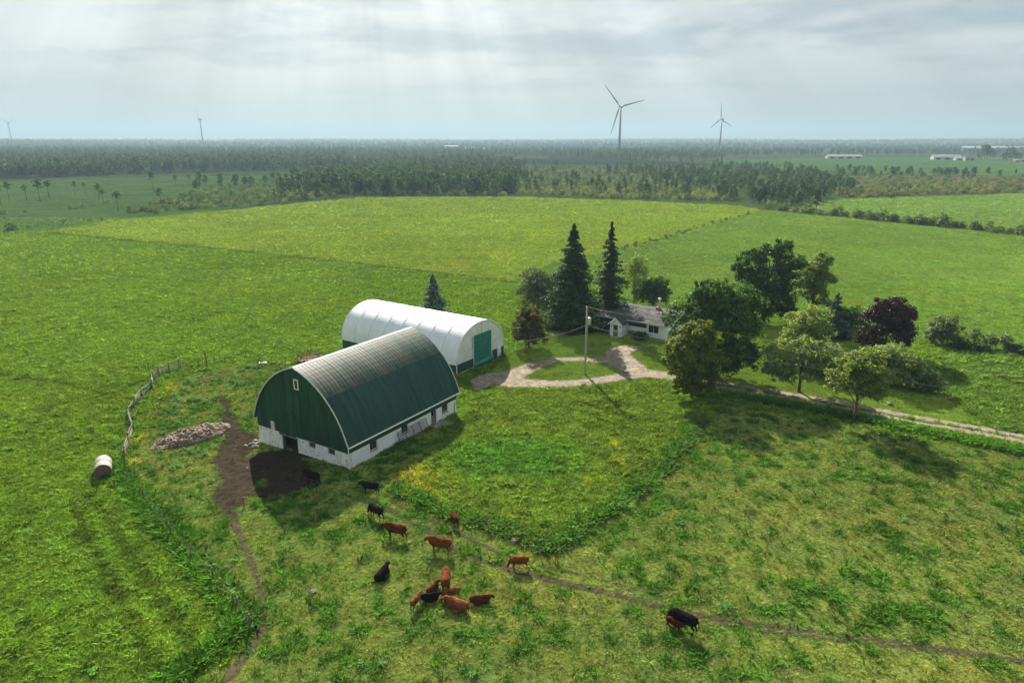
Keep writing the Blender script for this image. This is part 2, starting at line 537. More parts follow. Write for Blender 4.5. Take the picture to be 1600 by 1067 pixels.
LEAF = {
    'maple': leaf_mat('maple_leaves', (0.043, 0.105, 0.022)),
    'maple_dark': leaf_mat('dark_maple_leaves', (0.034, 0.084, 0.019)),
    'maple_yellow': leaf_mat('yellow_green_leaves', (0.116, 0.167, 0.022), trans=.5),  # bright yellow-green over the whole crown
    'light': leaf_mat('light_green_leaves', (0.117, 0.167, 0.056), trans=.48),
    'grey': leaf_mat('grey_green_leaves', (0.162, 0.235, 0.111), trans=.36),
    'willow': leaf_mat('willow_leaves', (0.090, 0.136, 0.071), trans=.32, gloss=.02),
    'olive': leaf_mat('olive_leaves', (0.074, 0.090, 0.034), hue=(1.3, 1.0, .8)),
    'loose': leaf_mat('loose_olive_leaves', (0.109, 0.177, 0.056)),
    'purple': leaf_mat('purple_leaves', (0.022, 0.010, 0.012), hue=(1.4, .9, 1.0), trans=.3, gloss=.02),
    'spruce': leaf_mat('spruce_needles', (0.028, 0.062, 0.025), trans=.2, hue=(1.2, 1.1, .8)),
    'blue': leaf_mat('blue_spruce_needles', (0.091, 0.151, 0.112), trans=.2, hue=(1, 1, 1.1)),
    'wood': leaf_mat('woodland_leaves', (0.033, 0.073, 0.042), objrand=.4, hue=(1.3, 1.15, .8)),
    'shrub': leaf_mat('shrub_leaves', (0.069, 0.116, 0.050), objrand=.35, hue=(1.25, 1.1, .9)),
    'pale': leaf_mat('pale_shrub_leaves', (0.142, 0.180, 0.086), objrand=.3, trans=.35),
    'tanscrub': leaf_mat('tan_scrub_leaves', (0.144, 0.150, 0.078), objrand=.3, trans=.3),
    'conif': leaf_mat('dark_conifer_needles', (0.025, 0.053, 0.025), objrand=.3, trans=.2),
}

# ------------------------------------------------------------------ land zones (ground points of lines seen in the photograph)
BARN = (-16.9, 64.35)
BARN_A = R(57.7)
BARN_L, BARN_W = 18.5, 14.2
SHED = (-8.02, 94.0)
SHED_A = R(55.8)
HOUSE = (15.8, 119.4)
HOUSE_A = R(-34)


def local(x, y, o, a):
    dx, dy = np.asarray(x) - o[0], np.asarray(y) - o[1]
    return dx * math.cos(a) + dy * math.sin(a), -dx * math.sin(a) + dy * math.cos(a)


def in_building(x, y, pad=0.0):
    a, b = local(x, y, BARN, BARN_A)
    m = (a > -pad) & (a < BARN_L + pad) & (b > -pad) & (b < BARN_W + pad)
    a, b = local(x, y, SHED, SHED_A)
    m |= (a > -pad) & (a < 12 + pad) & (b > -pad) & (b < 24 + pad)
    a, b = local(x, y, HOUSE, HOUSE_A)
    m |= (a > -pad) & (a < 13 + pad) & (b > -pad) & (b < 10.5 + pad)
    return m


P_HAY = GP([(70, 362), (300, 384), (560, 411), (700, 428), (800, 441), (880, 405), (985, 388), (1090, 357), (1192, 328), (1150, 321), (1000, 314), (800, 307.5), (560, 308.5), (380, 326), (165, 347)])
P_RIGHT = GP([(800, 441), (880, 405), (985, 388), (1192, 328), (1400, 347), (1620, 368), (1700, 400), (1700, 560), (1440, 535), (1320, 500), (1160, 470), (1000, 470), (870, 470)])
P_LUSH = GP([(714, 655), (735, 622), (800, 608), (900, 606), (1040, 596), (1062, 628), (1085, 662), (1030, 735), (960, 790), (862, 856), (800, 832), (690, 798), (620, 762), (660, 725)])
P_CORE = GP([(720, 690), (780, 672), (860, 676), (900, 695), (880, 740), (810, 762), (750, 750), (715, 720)])
P_LAWN = GP([(790, 560), (850, 500), (930, 520), (1030, 470), (1180, 500), (1320, 520), (1450, 560), (1440, 585), (1530, 660), (1400, 650), (1130, 600), (1040, 600), (900, 605), (740, 605)])
P_NEAR = GP([(200, 720), (285, 585), (400, 565), (545, 585), (720, 660), (620, 765), (690, 800), (800, 835), (862, 860), (960, 795), (1035, 735), (1090, 660), (1120, 630), (1600, 712), (1750, 740), (1900, 1100), (300, 1100), (390, 985), (330, 905), (225, 770)])
P_TALL = GP([(1440, 560), (1445, 585), (1530, 655), (1620, 690), (1700, 560), (1620, 545)])
P_MEADOW = GP([(-60, 283), (270, 271), (545, 266), (545, 285), (420, 318), (165, 345), (70, 361), (-60, 366)])
P_FARFIELD = GP([(1215, 330), (1310, 312), (1620, 302), (1700, 340), (1620, 366), (1400, 346)])
P_CROP = GP([(1120, 250), (1290, 247), (1700, 247), (1700, 276), (1450, 274), (1300, 268), (1180, 262)])
P_CROP2 = GP([(330, 233), (560, 231), (560, 234), (330, 236)])
P_LEFTNEAR = GP([(-300, 600), (0, 590), (150, 610), (200, 720), (225, 775), (330, 905), (390, 985), (300, 1100), (-300, 1100)])
FENCE_ROW = GP([(1092, 660), (1062, 700), (1030, 738), (960, 793), (905, 826), (860, 858), (800, 833), (690, 799), (620, 764)])
LEFT_ROW = GP([(180, 735), (215, 775), (262, 832), (300, 870), (345, 920), (385, 975), (330, 1020), (260, 1066)])
HAY_ROW = GP([(75, 364), (300, 385), (560, 412), (700, 428), (800, 441)])
HEDGE_A = GP([(960, 392), (1040, 372), (1100, 354), (1195, 328)])
HEDGE_B = GP([(1195, 327), (1300, 337), (1400, 347), (1500, 357), (1620, 370)])
DRIVE_BANK = GP([(1130, 616), (1300, 645), (1450, 677), (1620, 712)])


def ground_tint(x, y):
    x = np.asarray(x, float)
    y = np.asarray(y, float)
    j = 0.9 + 0.012 * np.hypot(x, y)
    xj = x + (fnoise(x, y, 4.0, 41) - .5) * 2.2 * np.minimum(j, 4)
    yj = y + (fnoise(x, y, 4.0, 43) - .5) * 2.2 * np.minimum(j, 4)
    c = np.empty(x.shape + (3,))
    c[:] = (0.095, 0.164, 0.010)                              # left pasture

    def put(mask, rgb):
        c[mask] = rgb
    r = np.hypot(x, y)
    put(y > 330, (0.060, 0.098, 0.028))                       # rough land towards the woods
    put(inpoly(xj, yj, P_MEADOW), (0.070, 0.128, 0.032))
    put(inpoly(xj, yj, P_RIGHT), (0.099, 0.170, 0.020))
    put(inpoly(xj, yj, P_HAY), (0.140, 0.205, 0.015))
    put(inpoly(xj, yj, P_FARFIELD), (0.105, 0.175, 0.030))
    put(inpoly(xj, yj, P_LAWN), (0.092, 0.150, 0.012))
    put(inpoly(xj, yj, P_TALL), (0.085, 0.150, 0.018))
    put(inpoly(xj, yj, P_NEAR), (0.110, 0.150, 0.026))
    put(inpoly(xj, yj, P_LUSH), (0.098, 0.155, 0.013))
    
    put(inpoly(x, y, P_CROP), (0.072, 0.150, 0.038))
    put(inpoly(x, y, P_CROP2), (0.085, 0.15, 0.04))
    cx_, cy_ = G(800, 712)
    kc = (sstep(1.25, .35, np.hypot((x - cx_) / 9.5, (y - cy_) / 6.5) + .5 * (fnoise(x, y, 3.0, 45) - .5)) * inpoly(xj, yj, P_LUSH))[..., None] * .8
    c[:] = c * (1 - kc) + kc * np.array((0.058, 0.160, 0.010))
    tk = np.maximum(strip_mask(x, y, GP([(880, 636), (915, 646), (950, 660), (990, 672), (1030, 676)]), [.25] * 5), strip_mask(x, y, GP([(905, 628), (945, 640), (985, 655), (1030, 660)]), [.25] * 4))
    c[tk > 0] *= .55
    lt = np.maximum(strip_mask(x, y, GP([(140, 770), (200, 860), (262, 950), (310, 1030)]), [.45] * 4), strip_mask(x, y, GP([(112, 790), (150, 865), (205, 965), (240, 1050)]), [.4] * 4))
    lt = np.maximum(lt, strip_mask(x, y, GP([(0, 586), (90, 596), (170, 620), (250, 585), (330, 575)]), [.5, .4, .4, .4, .3]))
    c *= (1 - .42 * sstep(-.25, .25, lt + .5 * (vnoise(x, y, 1.1, 63) - .5)))[..., None]
    hr = strip_mask(x, y, HAY_ROW, [1.1, 1.1, .9, .8, .7])
    c[hr > 0] *= .62
    # woodland floor and far mixed farmland
    far = r > 950
    wood = fnoise(x, y * 0.6, 520, 77) > 0.46
    put(far & wood & ~inpoly(x, y, P_CROP), (0.030, 0.052, 0.020))
    # yellow and dull patches
    n = fnoise(x, y, 9, 51)
    k = sstep(.5, .72, n)[..., None] * 0.55
    c[:] = c * (1 - k) + k * c * np.array((1.22, 1.05, 1.05))
    n2 = (.72 * fnoise(x, y, 1.0, 71) + .28 * fnoise(x, y, 5.5, 72))
    k2 = sstep(.48, .66, n2)[..., None] * 0.75
    near = inpoly(xj, yj, P_NEAR)[..., None]
    c[:] = np.where(near, c * (1 - k2) + k2 * c * np.array((.68, .92, .66)), c)
    n3 = fnoise(x, y, 28, 61)
    c *= (0.86 + 0.28 * n3)[..., None]
    c *= np.where(r < 700, 1.5, 1.22)[..., None]
    c[..., 2] += .06 * c[..., 1]
    return c


def gravel_mask(x, y):
    m = strip_mask(x, y, GP([(1640, 692), (1500, 667), (1400, 650), (1280, 627), (1180, 611), (1110, 600), (1040, 586), (1000, 584), (960, 591), (905, 599), (850, 600), (800, 597), (765, 592)]),
                   [1.6, 1.6, 1.6, 1.6, 1.6, 1.55, 1.5, 1.8, 1.2, 1.2, 1.5, 2.0, 2.2])
    m = np.maximum(m, strip_mask(x, y, GP([(985, 578), (950, 566), (915, 562), (870, 563), (835, 572), (800, 586), (772, 592)]), [1.6, 1.2, .8, .9, 1.4, 2.0, 2.2]))
    m = np.maximum(m, strip_mask(x, y, GP([(1000, 582), (975, 568), (962, 553), (978, 545), (998, 544)]), [1.8, 2.6, 2.0, 1.7, .8]))
    m = np.maximum(m, strip_mask(x, y, GP([(772, 590), (755, 596), (748, 606)]), [2.2, 2.0, .9]))
    m = np.maximum(m, strip_mask(x, y, GP([(872, 521), (884, 522)]), [1.3, 1.0]))
    # grass strip between the wheel tracks of the lane
    mid = strip_mask(x, y, GP([(1640, 692), (1500, 667), (1400, 650), (1280, 627), (1180, 611), (1120, 601)]), [.26] * 6)
    return np.where(mid > -0.25, np.minimum(m, -mid - 0.05), m)


def dirt_mask(x, y):
    m = strip_mask(x, y, GP([(344, 618), (354, 640), (356, 660), (378, 684), (358, 712), (384, 742), (360, 776), (366, 806)]), [.3, .5, .7, 1.7, 1.7, 2.2, 1.5, .7])
    m = np.maximum(m, strip_mask(x, y, GP([(405, 715), (440, 728), (455, 752), (420, 770)]), [2.2, 2.5, 2.6, 1.5]))
    m = np.maximum(m, strip_mask(x, y, GP([(440, 706), (462, 712)]), [1.3, 1.3]))
    return m


def trail_mask(x, y):
    m = strip_mask(x, y, GP([(360, 803), (378, 845), (396, 885), (408, 925), (413, 960), (404, 995), (375, 1035), (345, 1075)]), [.36, .20, .18, .18, .22, .25, .28, .28])
    return np.maximum(m, strip_mask(x, y, GP([(308, 599), (335, 592), (362, 584)]), [.35, .75, .4]))


def rut_mask(x, y):
    m = strip_mask(x, y, GP([(604, 792), (655, 824), (720, 862), (790, 888), (850, 903), (950, 927), (1060, 957), (1200, 978), (1400, 1003), (1640, 1040)]), [.16, .18, .20, .26, .30, .22, .21, .18, .17, .17])
    m = np.maximum(m, strip_mask(x, y, GP([(612, 784), (670, 812), (740, 845), (800, 872), (860, 886), (960, 912), (1060, 941), (1130, 953)]), [.13, .15, .16, .17, .15, .10, .10, 0]))
    m = np.maximum(m, strip_mask(x, y, GP([(1085, 968), (1200, 988), (1330, 1003), (1500, 1022), (1640, 1043)]), [.10, .14, .13, .12, .12]))
    return m


def bare_mask(x, y):
    return np.maximum(np.maximum(gravel_mask(x, y), dirt_mask(x, y)), np.maximum(trail_mask(x, y), rut_mask(x, y)))


# ------------------------------------------------------------------ ground sheet
def axis(lo_far, lo, hi, hi_far, step, g):
    a = list(np.arange(lo, hi + 1e-6, step))
    s = step
    while a[-1] < hi_far:
        s *= g
        a.append(a[-1] + s)
    s = step
    b = []
    c = lo
    while c > lo_far:
        s *= g
        c -= s
        b.append(c)
    return np.array(b[::-1] + a)


def build_ground():
    xs = axis(-8500, -72, 84, 8500, 0.5, 1.055)
    ys = axis(-250, 38, 140, 10500, 0.5, 1.03)
    X, Y = np.meshgrid(xs, ys)
    v = np.stack([X, Y, zh(X, Y)], -1).reshape(-1, 3)
    ny, nx = X.shape
    i = np.arange(ny * nx).reshape(ny, nx)
    f = np.stack([i[:-1, :-1], i[:-1, 1:], i[1:, 1:], i[1:, :-1]], -1).reshape(-1, 4)
    me = mesh_np('ground', v, f)
    c = ground_tint(X, Y).reshape(-1, 3)
    at = me.attributes.new('tint', 'FLOAT_COLOR', 'POINT')
    at.data.foreach_set('color', np.concatenate([c, np.ones((len(c), 1))], 1).astype(np.float32).ravel())
    o = ob('ground', me, M['ground'], smooth=True)
    tag(o, 'green pasture and hay fields spreading to the horizon', 'ground', kind='structure')


build_ground()


def patch(name, fn, px_box, step, mat, label, cat, lift=0.03, margin=0.9):
    (x0, x1, y0, y1) = px_box
    X, Y = np.meshgrid(np.arange(x0, x1, step), np.arange(y0, y1, step))
    m = fn(X, Y)
    ny, nx = X.shape
    keep = m > -margin
    cell = keep[:-1, :-1] | keep[1:, :-1] | keep[:-1, 1:] | keep[1:, 1:]
    i = np.arange(ny * nx).reshape(ny, nx)
    f = np.stack([i[:-1, :-1], i[:-1, 1:], i[1:, 1:], i[1:, :-1]], -1)[cell]
    used = np.unique(f)
    remap = np.full(ny * nx, -1)
    remap[used] = np.arange(len(used))
    v = np.stack([X.ravel(), Y.ravel(), zh(X, Y).ravel() + lift], -1)[used]
    me = mesh_np(name, v, remap[f])
    at = me.attributes.new('mask', 'FLOAT', 'POINT')
    at.data.foreach_set('value', m.ravel()[used].astype(np.float32))
    o = ob(name, me, mat, smooth=True)
    return tag(o, label, cat, kind='structure')


patch('gravel_drive', gravel_mask, (-12, 78, 66, 126), 0.4, patch_mat('gravel', (0.150, 0.128, 0.098), (0.30, 0.258, 0.20), .8, .42, .75, .03, .9, grassy=.3),
      'pale gravel lane looping round a grass island in front of the house', 'driveway', 0.05)
patch('dirt_yard', dirt_mask, (-46, -14, 50, 86), 0.4, patch_mat('trodden_dirt', (0.020, 0.0155, 0.0105), (0.050, 0.039, 0.028), 1.3, .6, 2.6, .06, .38, grassy=.35),
      'trodden brown dirt yard at the barn doorway', 'yard', 0.06, 2.6)
patch('cow_path', trail_mask, (-48, -10, 33, 96), 0.3, patch_mat('path_dirt', (0.045, 0.036, 0.024), (0.09, 0.074, 0.052), 1.8, .22, .3, .04, 1.5, grassy=.2),
      'narrow winding cow path worn into the pasture', 'path', 0.045, .7)
patch('wheel_ruts', rut_mask, (-16, 66, 33, 64), 0.25, patch_mat('rut_dirt', (0.036, 0.030, 0.020), (0.078, 0.065, 0.046), 1.8, .2, .3, .08, 1.6, grassy=.35),
      'pair of muddy wheel ruts crossing the near pasture', 'track', 0.045, .6)


# ------------------------------------------------------------------ instancing of uncountable plants
def scatter(name, variants, mats, pts, rotz, scl, tint, vid, label, cat, tilt=0.0):
    """variants: list of (verts, faces(quads), mat index per face). One object; blades instanced on its points."""
    V, Fq, pid, mi = [], [], [], []
    k = 0
    for n, (v, f, m) in enumerate(variants):
        V.append(np.asarray(v, float))
        Fq.append(np.asarray(f) + k)
        mi.append(np.asarray(m))
        pid.append(np.full(len(v), n + 1))
        k += len(v)
    pts = np.asarray(pts, float)
    N = len(pts)
    V.append(pts)
    pid.append(np.zeros(N))
    me = mesh_np(name, np.concatenate(V), np.concatenate(Fq))
    for m in mats:
        me.materials.append(m)
    me.polygons.foreach_set('material_index', np.concatenate(mi).astype(np.int32))

    def attr(an, ty, key, dat, pad):
        full = np.concatenate([np.tile(pad, (k, 1)), dat]) if np.ndim(dat) > 1 else np.concatenate([np.full(k, pad), dat])
        me.attributes.new(an, ty, 'POINT').data.foreach_set(key, full.astype(np.int32 if ty == 'INT' else np.float32).ravel())
    me.attributes.new('pid', 'INT', 'POINT').data.foreach_set('value', np.concatenate(pid).astype(np.int32))
    rot = np.stack([(RNG.random(N) - .5) * tilt, (RNG.random(N) - .5) * tilt, rotz], -1)
    attr('rot', 'FLOAT_VECTOR', 'vector', rot, np.zeros((1, 3)))
    attr('scl', 'FLOAT_VECTOR', 'vector', np.asarray(scl), np.ones((1, 3)))
    attr('vid', 'INT', 'value', np.asarray(vid), 0)
    if tint is not None:
        attr('tint', 'FLOAT_COLOR', 'color', np.concatenate([tint, np.ones((N, 1))], 1), np.ones((1, 4)))
    o = ob(name, me)
    tag(o, label, cat, kind='stuff')
    ng = bpy.data.node_groups.new(name + '_nodes', 'GeometryNodeTree')
    ng.interface.new_socket('Geometry', in_out='INPUT', socket_type='NodeSocketGeometry')
    ng.interface.new_socket('Geometry', in_out='OUTPUT', socket_type='NodeSocketGeometry')
    nd, lk = ng.nodes, ng.links
    gi, go = nd.new('NodeGroupInput'), nd.new('NodeGroupOutput')

    def named(an, ty):
        a = nd.new('GeometryNodeInputNamedAttribute')
        a.data_type = ty
        a.inputs['Name'].default_value = an
        return a.outputs['Attribute']
    pidn = named('pid', 'INT')

    def sep(val):
        c = nd.new('FunctionNodeCompare')
        c.data_type = 'INT'
        c.operation = 'EQUAL'
        lk.new(pidn, c.inputs[2])
        c.inputs[3].default_value = val
        s = nd.new('GeometryNodeSeparateGeometry')
        s.domain = 'POINT'
        lk.new(gi.outputs[0], s.inputs['Geometry'])
        lk.new(c.outputs[0], s.inputs['Selection'])
        return s.outputs['Selection']
    join = nd.new('GeometryNodeJoinGeometry')
    for n in range(len(variants), 0, -1):
        g2 = nd.new('GeometryNodeGeometryToInstance')
        lk.new(sep(n), g2.inputs[0])
        lk.new(g2.outputs[0], join.inputs[0])
    ip = nd.new('GeometryNodeInstanceOnPoints')
    lk.new(sep(0), ip.inputs['Points'])
    lk.new(join.outputs[0], ip.inputs['Instance'])
    ip.inputs['Pick Instance'].default_value = True
    lk.new(named('vid', 'INT'), ip.inputs['Instance Index'])
    lk.new(named('rot', 'FLOAT_VECTOR'), ip.inputs['Rotation'])
    lk.new(named('scl', 'FLOAT_VECTOR'), ip.inputs['Scale'])
    lk.new(ip.outputs[0], go.inputs[0])
    md = o.modifiers.new('scatter', 'NODES')
    md.node_group = ng
    return o


def tuft(n, h, w, spread, lean):
    """n tapering bent blades as quads (two per blade)"""
    v, f = [], []
    for k in range(n):
        a = random.uniform(0, 6.283)
        r0 = random.uniform(0, spread)
        bx, by = r0 * math.cos(a), r0 * math.sin(a)
        hh = h * random.uniform(.55, 1.1)
        l = lean * random.uniform(.4, 1.3)
        ca, sa = math.cos(a + random.uniform(-.6, .6)), math.sin(a + random.uniform(-.6, .6))
        ww = w * random.uniform(.7, 1.3)
        b = len(v)
        for (t, wd) in ((0, 1), (.55, .85), (1, .12)):
            x = bx + ca * l * t * t
            y = by + sa * l * t * t
            z = hh * t - hh * .18 * t * t - 0.03
            v += [(x - sa * ww * wd / 2, y + ca * ww * wd / 2, z), (x + sa * ww * wd / 2, y - ca * ww * wd / 2, z)]
        f += [(b, b + 1, b + 3, b + 2), (b + 2, b + 3, b + 5, b + 4)]
    return v, f, [0] * len(f)


def broadweed(n, h, w):
    v, f = [], []
    for k in range(n):
        a = random.uniform(0, 6.283)
        z0 = h * random.uniform(.15, .9)
        l = w * random.uniform(.6, 1.2)
        ca, sa = math.cos(a), math.sin(a)
        up = random.uniform(-.1, .6)
        b = len(v)
        r0 = .06
        v += [(ca * r0, sa * r0, z0), (ca * l * .55 - sa * l * .28, sa * l * .55 + ca * l * .28, z0 + up * l * .5),
              (ca * l, sa * l, z0 + up * l * .4), (ca * l * .55 + sa * l * .28, sa * l * .55 - ca * l * .28, z0 + up * l * .5)]
        f.append((b, b + 1, b + 2, b + 3))
    return v, f, [0] * len(f)


def build_grass():
    tv = [tuft(13, .30, .05, .16, .22) for _ in range(4)] + [tuft(11, .30, .06, .22, .30) for _ in range(2)]

    def cand(y0, y1, dens):
        n = int(dens * (.80 * (y1 * y1 - y0 * y0) + 16 * (y1 - y0)))
        y = np.sqrt(RNG.random(n) * (y1 * y1 - y0 * y0) + y0 * y0)
        x = (RNG.random(n) * 2 - 1) * (.80 * y + 8)
        return x, y
    x1, y1 = cand(33, 95, 13)
    x2, y2 = cand(95, 160, 4.5)
    x3, y3 = cand(160, 300, 0.9)
    x4, y4 = cand(300, 440, 0.42)
    fld = (inpoly(x4, y4, P_HAY) | inpoly(x4, y4, P_RIGHT) | inpoly(x4, y4, P_FARFIELD))
    x4, y4 = x4[fld], y4[fld]
    x = np.concatenate([x1, x2, x3, x4])
    y = np.concatenate([y1, y2, y3, y4])
    grow = np.concatenate([np.full(len(x1), 1.0), np.full(len(x2), 1.35), np.full(len(x3), 1.9), np.full(len(x4), 2.6)])
    ok = (bare_mask(x, y) < 0.12 - 0.5 * (RNG.random(len(x)) < .5) * (RNG.random(len(x)))) & ~in_building(x, y, 0.05)
    x, y, grow = x[ok], y[ok], grow[ok]
    n = len(x)
    near = inpoly(x, y, P_NEAR)
    lush = inpoly(x, y, P_LUSH)
    core = inpoly(x, y, P_CORE)
    lawn = inpoly(x, y, P_LAWN) & ~lush
    hay = inpoly(x, y, P_HAY) | inpoly(x, y, P_RIGHT)
    tall = inpoly(x, y, P_TALL)
    s = np.full(n, 1.0)
    s[hay] = .7
    s[near] = .62
    s[lush] = 1.15
    s[core] = 1.35
    s[lawn] = .34
    s[tall] = 1.5
    clump = .72 * fnoise(x, y, 1.0, 71) + .28 * fnoise(x, y, 5.5, 72)
    s *= np.where(near, 1 + 1.1 * sstep(.54, .68, clump), 1 + .7 * sstep(.5, .75, clump))
    tus = near & (RNG.random(n) < .018)
    s[tus] = RNG.uniform(1.1, 1.9, tus.sum())
    row = np.maximum(strip_mask(x, y, FENCE_ROW, [.8] * len(FENCE_ROW)), strip_mask(x, y, LEFT_ROW, [.9] * len(LEFT_ROW)))
    row = np.maximum(row, strip_mask(x, y, DRIVE_BANK, [.9] * len(DRIVE_BANK)))
    inrow = row > 0
    s[inrow] = np.maximum(s[inrow], 2.2)
    s *= RNG.uniform(.7, 1.3, n)
    t = ground_tint(x, y)
    vr = np.where(y > 95, .35, 1.0)
    t *= ((1.03 + vr * RNG.uniform(-.41, .47, n)) * (.72 + .56 * vnoise(x, y, .9, 133)))[:, None]
    t[inrow] *= np.array((.52, .74, .6))
    dk = sstep(.50, .66, clump)[:, None] * near[:, None]
    t *= 1 - dk * (1 - np.array((.58, .80, .5)))
    t[tus] *= np.array((.42, .66, .45))
    lit = near & (clump < .42)  # paler grass colour between the dark clumps
    t[lit] *= np.array((1.14, 1.06, 1.15))
    dry = RNG.random(n) < .05
    t[dry] = t[dry] * np.where(y[dry] > 120, 1.0, 1.0)[:, None] * np.array((1.45, 1.15, 1.5))
    sc = np.stack([s * grow * 1.05, s * grow * 1.05, s * np.sqrt(grow)], -1)
    pts = np.stack([x, y, zh(x, y)], -1)
    scatter('pasture_grass', tv, [M['grass']], pts, RNG.random(n) * 6.283, sc, t, RNG.integers(0, len(tv), n),
            'green grass tufts covering the pastures and fields', 'grass', .3)

    # coarse weeds and thistles in clumps
    xw, yw = cand(33, 150, 1.6)
    cl = fnoise(xw, yw, 3.0, 91)
    rowm = np.maximum(np.maximum(strip_mask(xw, yw, FENCE_ROW, [.9] * len(FENCE_ROW)), strip_mask(xw, yw, LEFT_ROW, [1.1] * len(LEFT_ROW))),
                      strip_mask(xw, yw, DRIVE_BANK, [.9] * len(DRIVE_BANK)))
    fen = strip_mask(xw, yw, GP([(196, 716), (206, 675), (202, 648), (222, 620), (240, 596), (280, 580)]), [1.3] * 6)
    pen = inpoly(xw, yw, GP([(215, 700), (290, 590), (400, 570), (400, 660), (240, 760)]))
    keep = ((rowm > 0) & (cl > .42)) | ((fen > 0) & (cl > .4)) | (pen & (cl > .58)) | (cl > .80)
    keep &= (bare_mask(xw, yw) < -.1) & ~in_building(xw, yw, .1) & ~inpoly(xw, yw, P_LAWN)
    xw, yw = xw[keep], yw[keep]
    n = len(xw)
    t = ground_tint(xw, yw) * np.array((.55, .82, 1.0)) * RNG.uniform(.6, 1.2, n)[:, None]
    s = RNG.uniform(.5, 1.1, n)
    wv = [broadweed(16, .55, .36) for _ in range(3)]
    scatter('coarse_weeds', wv, [M['weed']], np.stack([xw, yw, zh(xw, yw)], -1), RNG.random(n) * 6.283, np.stack([s, s, s], -1), t,
            RNG.integers(0, 3, n), 'dark leafy weeds and thistles growing in clumps along the fences', 'weeds')

    # buttercups
    spots = [((655, 748), 3.0, 150), ((690, 762), 3.0, 50), ((963, 722), .7, 30), ((918, 754), .8, 14), ((960, 698), .6, 30), ((640, 742), 1.6, 50), ((212, 690), 1.0, 40), ((205, 725), .9, 30), ((262, 610), 1.5, 40)]
    X, Y = [], []
    for p, r, k in spots:
        c = G(*p)
        X.append(c[0] + RNG.normal(0, r * .6, k))
        Y.append(c[1] + RNG.normal(0, r * .6, k))
    xf, yf = np.concatenate(X), np.concatenate(Y)
    ok = (bare_mask(xf, yf) < 0) & ~in_building(xf, yf, .3)
    xf, yf = xf[ok], yf[ok]
    n = len(xf)
    fl = []
    for q in range(2):
        v, f = [], []
        for k in range(6):
            cx, cy_, cz = random.uniform(-.2, .2), random.uniform(-.2, .2), random.uniform(.28, .5)
            b = len(v)
            e = .035
            v += [(cx - e, cy_, cz), (cx, cy_ - e, cz + .015), (cx + e, cy_, cz), (cx, cy_ + e, cz + .01)]
            f.append((b, b + 1, b + 2, b + 3))
        fl.append((v, f, [0] * len(f)))
    t = np.tile(np.array((.50, .42, .015)), (n, 1)) * RNG.uniform(.8, 1.2, n)[:, None]
    scatter('buttercup_flowers', fl, [M['weed']], np.stack([xf, yf, zh(xf, yf)], -1), RNG.random(n) * 6.283, np.ones((n, 3)), t,
            RNG.integers(0, 2, n), 'yellow buttercups flowering in drifts in the long grass', 'flowers')


build_grass()


# ------------------------------------------------------------------ trees
def cards(P, N, L, W, rng, asp_j=.3):
    """rhombic leaf cards: centres P, normals N (n,3), length L, width W"""
    n = len(P)
    a = rng.normal(size=(n, 3))
    T = np.cross(N, a)
    T /= np.linalg.norm(T, axis=1, keepdims=True) + 1e-9
    B = np.cross(N, T)
    l = (L * rng.uniform(1 - asp_j, 1 + asp_j, n))[:, None] * .5
    w = (W * rng.uniform(1 - asp_j, 1 + asp_j, n))[:, None] * .5
    bend = N * l * .25
    v = np.stack([P - T * l - bend, P - B * w, P + T * l - bend, P + B * w], 1).reshape(-1, 3)
    f = np.arange(n * 4).reshape(n, 4)
    return v, f


def crown_cards(blobs, n, leaf, rng, sub=9, subr=.34, inner=.62, fat=1.0):
    """blobs: (cx,cy,cz,rx,ry,rz). Leaves gather in sub-clumps on and in the blobs."""
    area = np.array([b[3] * b[5] + b[4] * b[5] + b[3] * b[4] for b in blobs])
    share = area / area.sum()
    PP, NN = [], []
    for b, s in zip(blobs, share):
        c = np.array(b[:3])
        r = np.array(b[3:6]) * fat
        m = max(5, int(sub * (1 + np.mean(r))))
        d = rng.normal(size=(m, 3))
        d[:, 2] = np.where(d[:, 2] < -.35, -d[:, 2] * .6, d[:, 2])
        d /= np.linalg.norm(d, axis=1, keepdims=True)
        cen = c + d * r * rng.uniform(inner, 1.02, (m, 1))
        k = max(1, int(n * s / m))
        sr = subr * np.mean(r) * rng.uniform(.6, 1.35, (m, 1, 1))
        q = rng.normal(size=(m, k, 3))
        q /= np.linalg.norm(q, axis=2, keepdims=True)
        q *= rng.uniform(.25, 1.0, (m, k, 1)) ** .6
        off = q * sr * np.array((1, 1, .72))
        pos = cen[:, None, :] + off
        nor = q * .8 + d[:, None, :] * .5 + rng.normal(size=(m, k, 3)) * .55
        nor[..., 2] += .35
        PP.append(pos.reshape(-1, 3))
        NN.append(nor.reshape(-1, 3))
    Pp = np.concatenate(PP)
    Nn = np.concatenate(NN)
    Nn /= np.linalg.norm(Nn, axis=1, keepdims=True) + 1e-9
    Pp[:, 2] = np.maximum(Pp[:, 2], .12)
    return cards(Pp, Nn, leaf, leaf * .72, rng)


def trunk_mesh(name, h, r, blobs, rng, lean=(0, 0), n=7):
    mb = MB()
    top = (lean[0], lean[1], h)
    mb.tube([(0, 0, -.3), (0, 0, .15), (lean[0] * .35, lean[1] * .35, h * .35), (lean[0] * .7, lean[1] * .7, h * .7), top], [r * 1.35, r, r * .8, r * .55, r * .2], n)
    for b in blobs:
        z0 = min(h * .75, max(h * .18, b[2] * .55))
        k = z0 / h
        p0 = (lean[0] * k, lean[1] * k, z0)
        p2 = (b[0] * .92, b[1] * .92, b[2] + b[5] * .2)
        p1 = ((p0[0] + p2[0]) * .5, (p0[1] + p2[1]) * .5, (p0[2] + p2[2]) * .5 + .1 * h * .3)
        mb.tube([p0, p1, p2], [r * .5, r * .32, r * .1], 5)
    return mb.mesh(name)


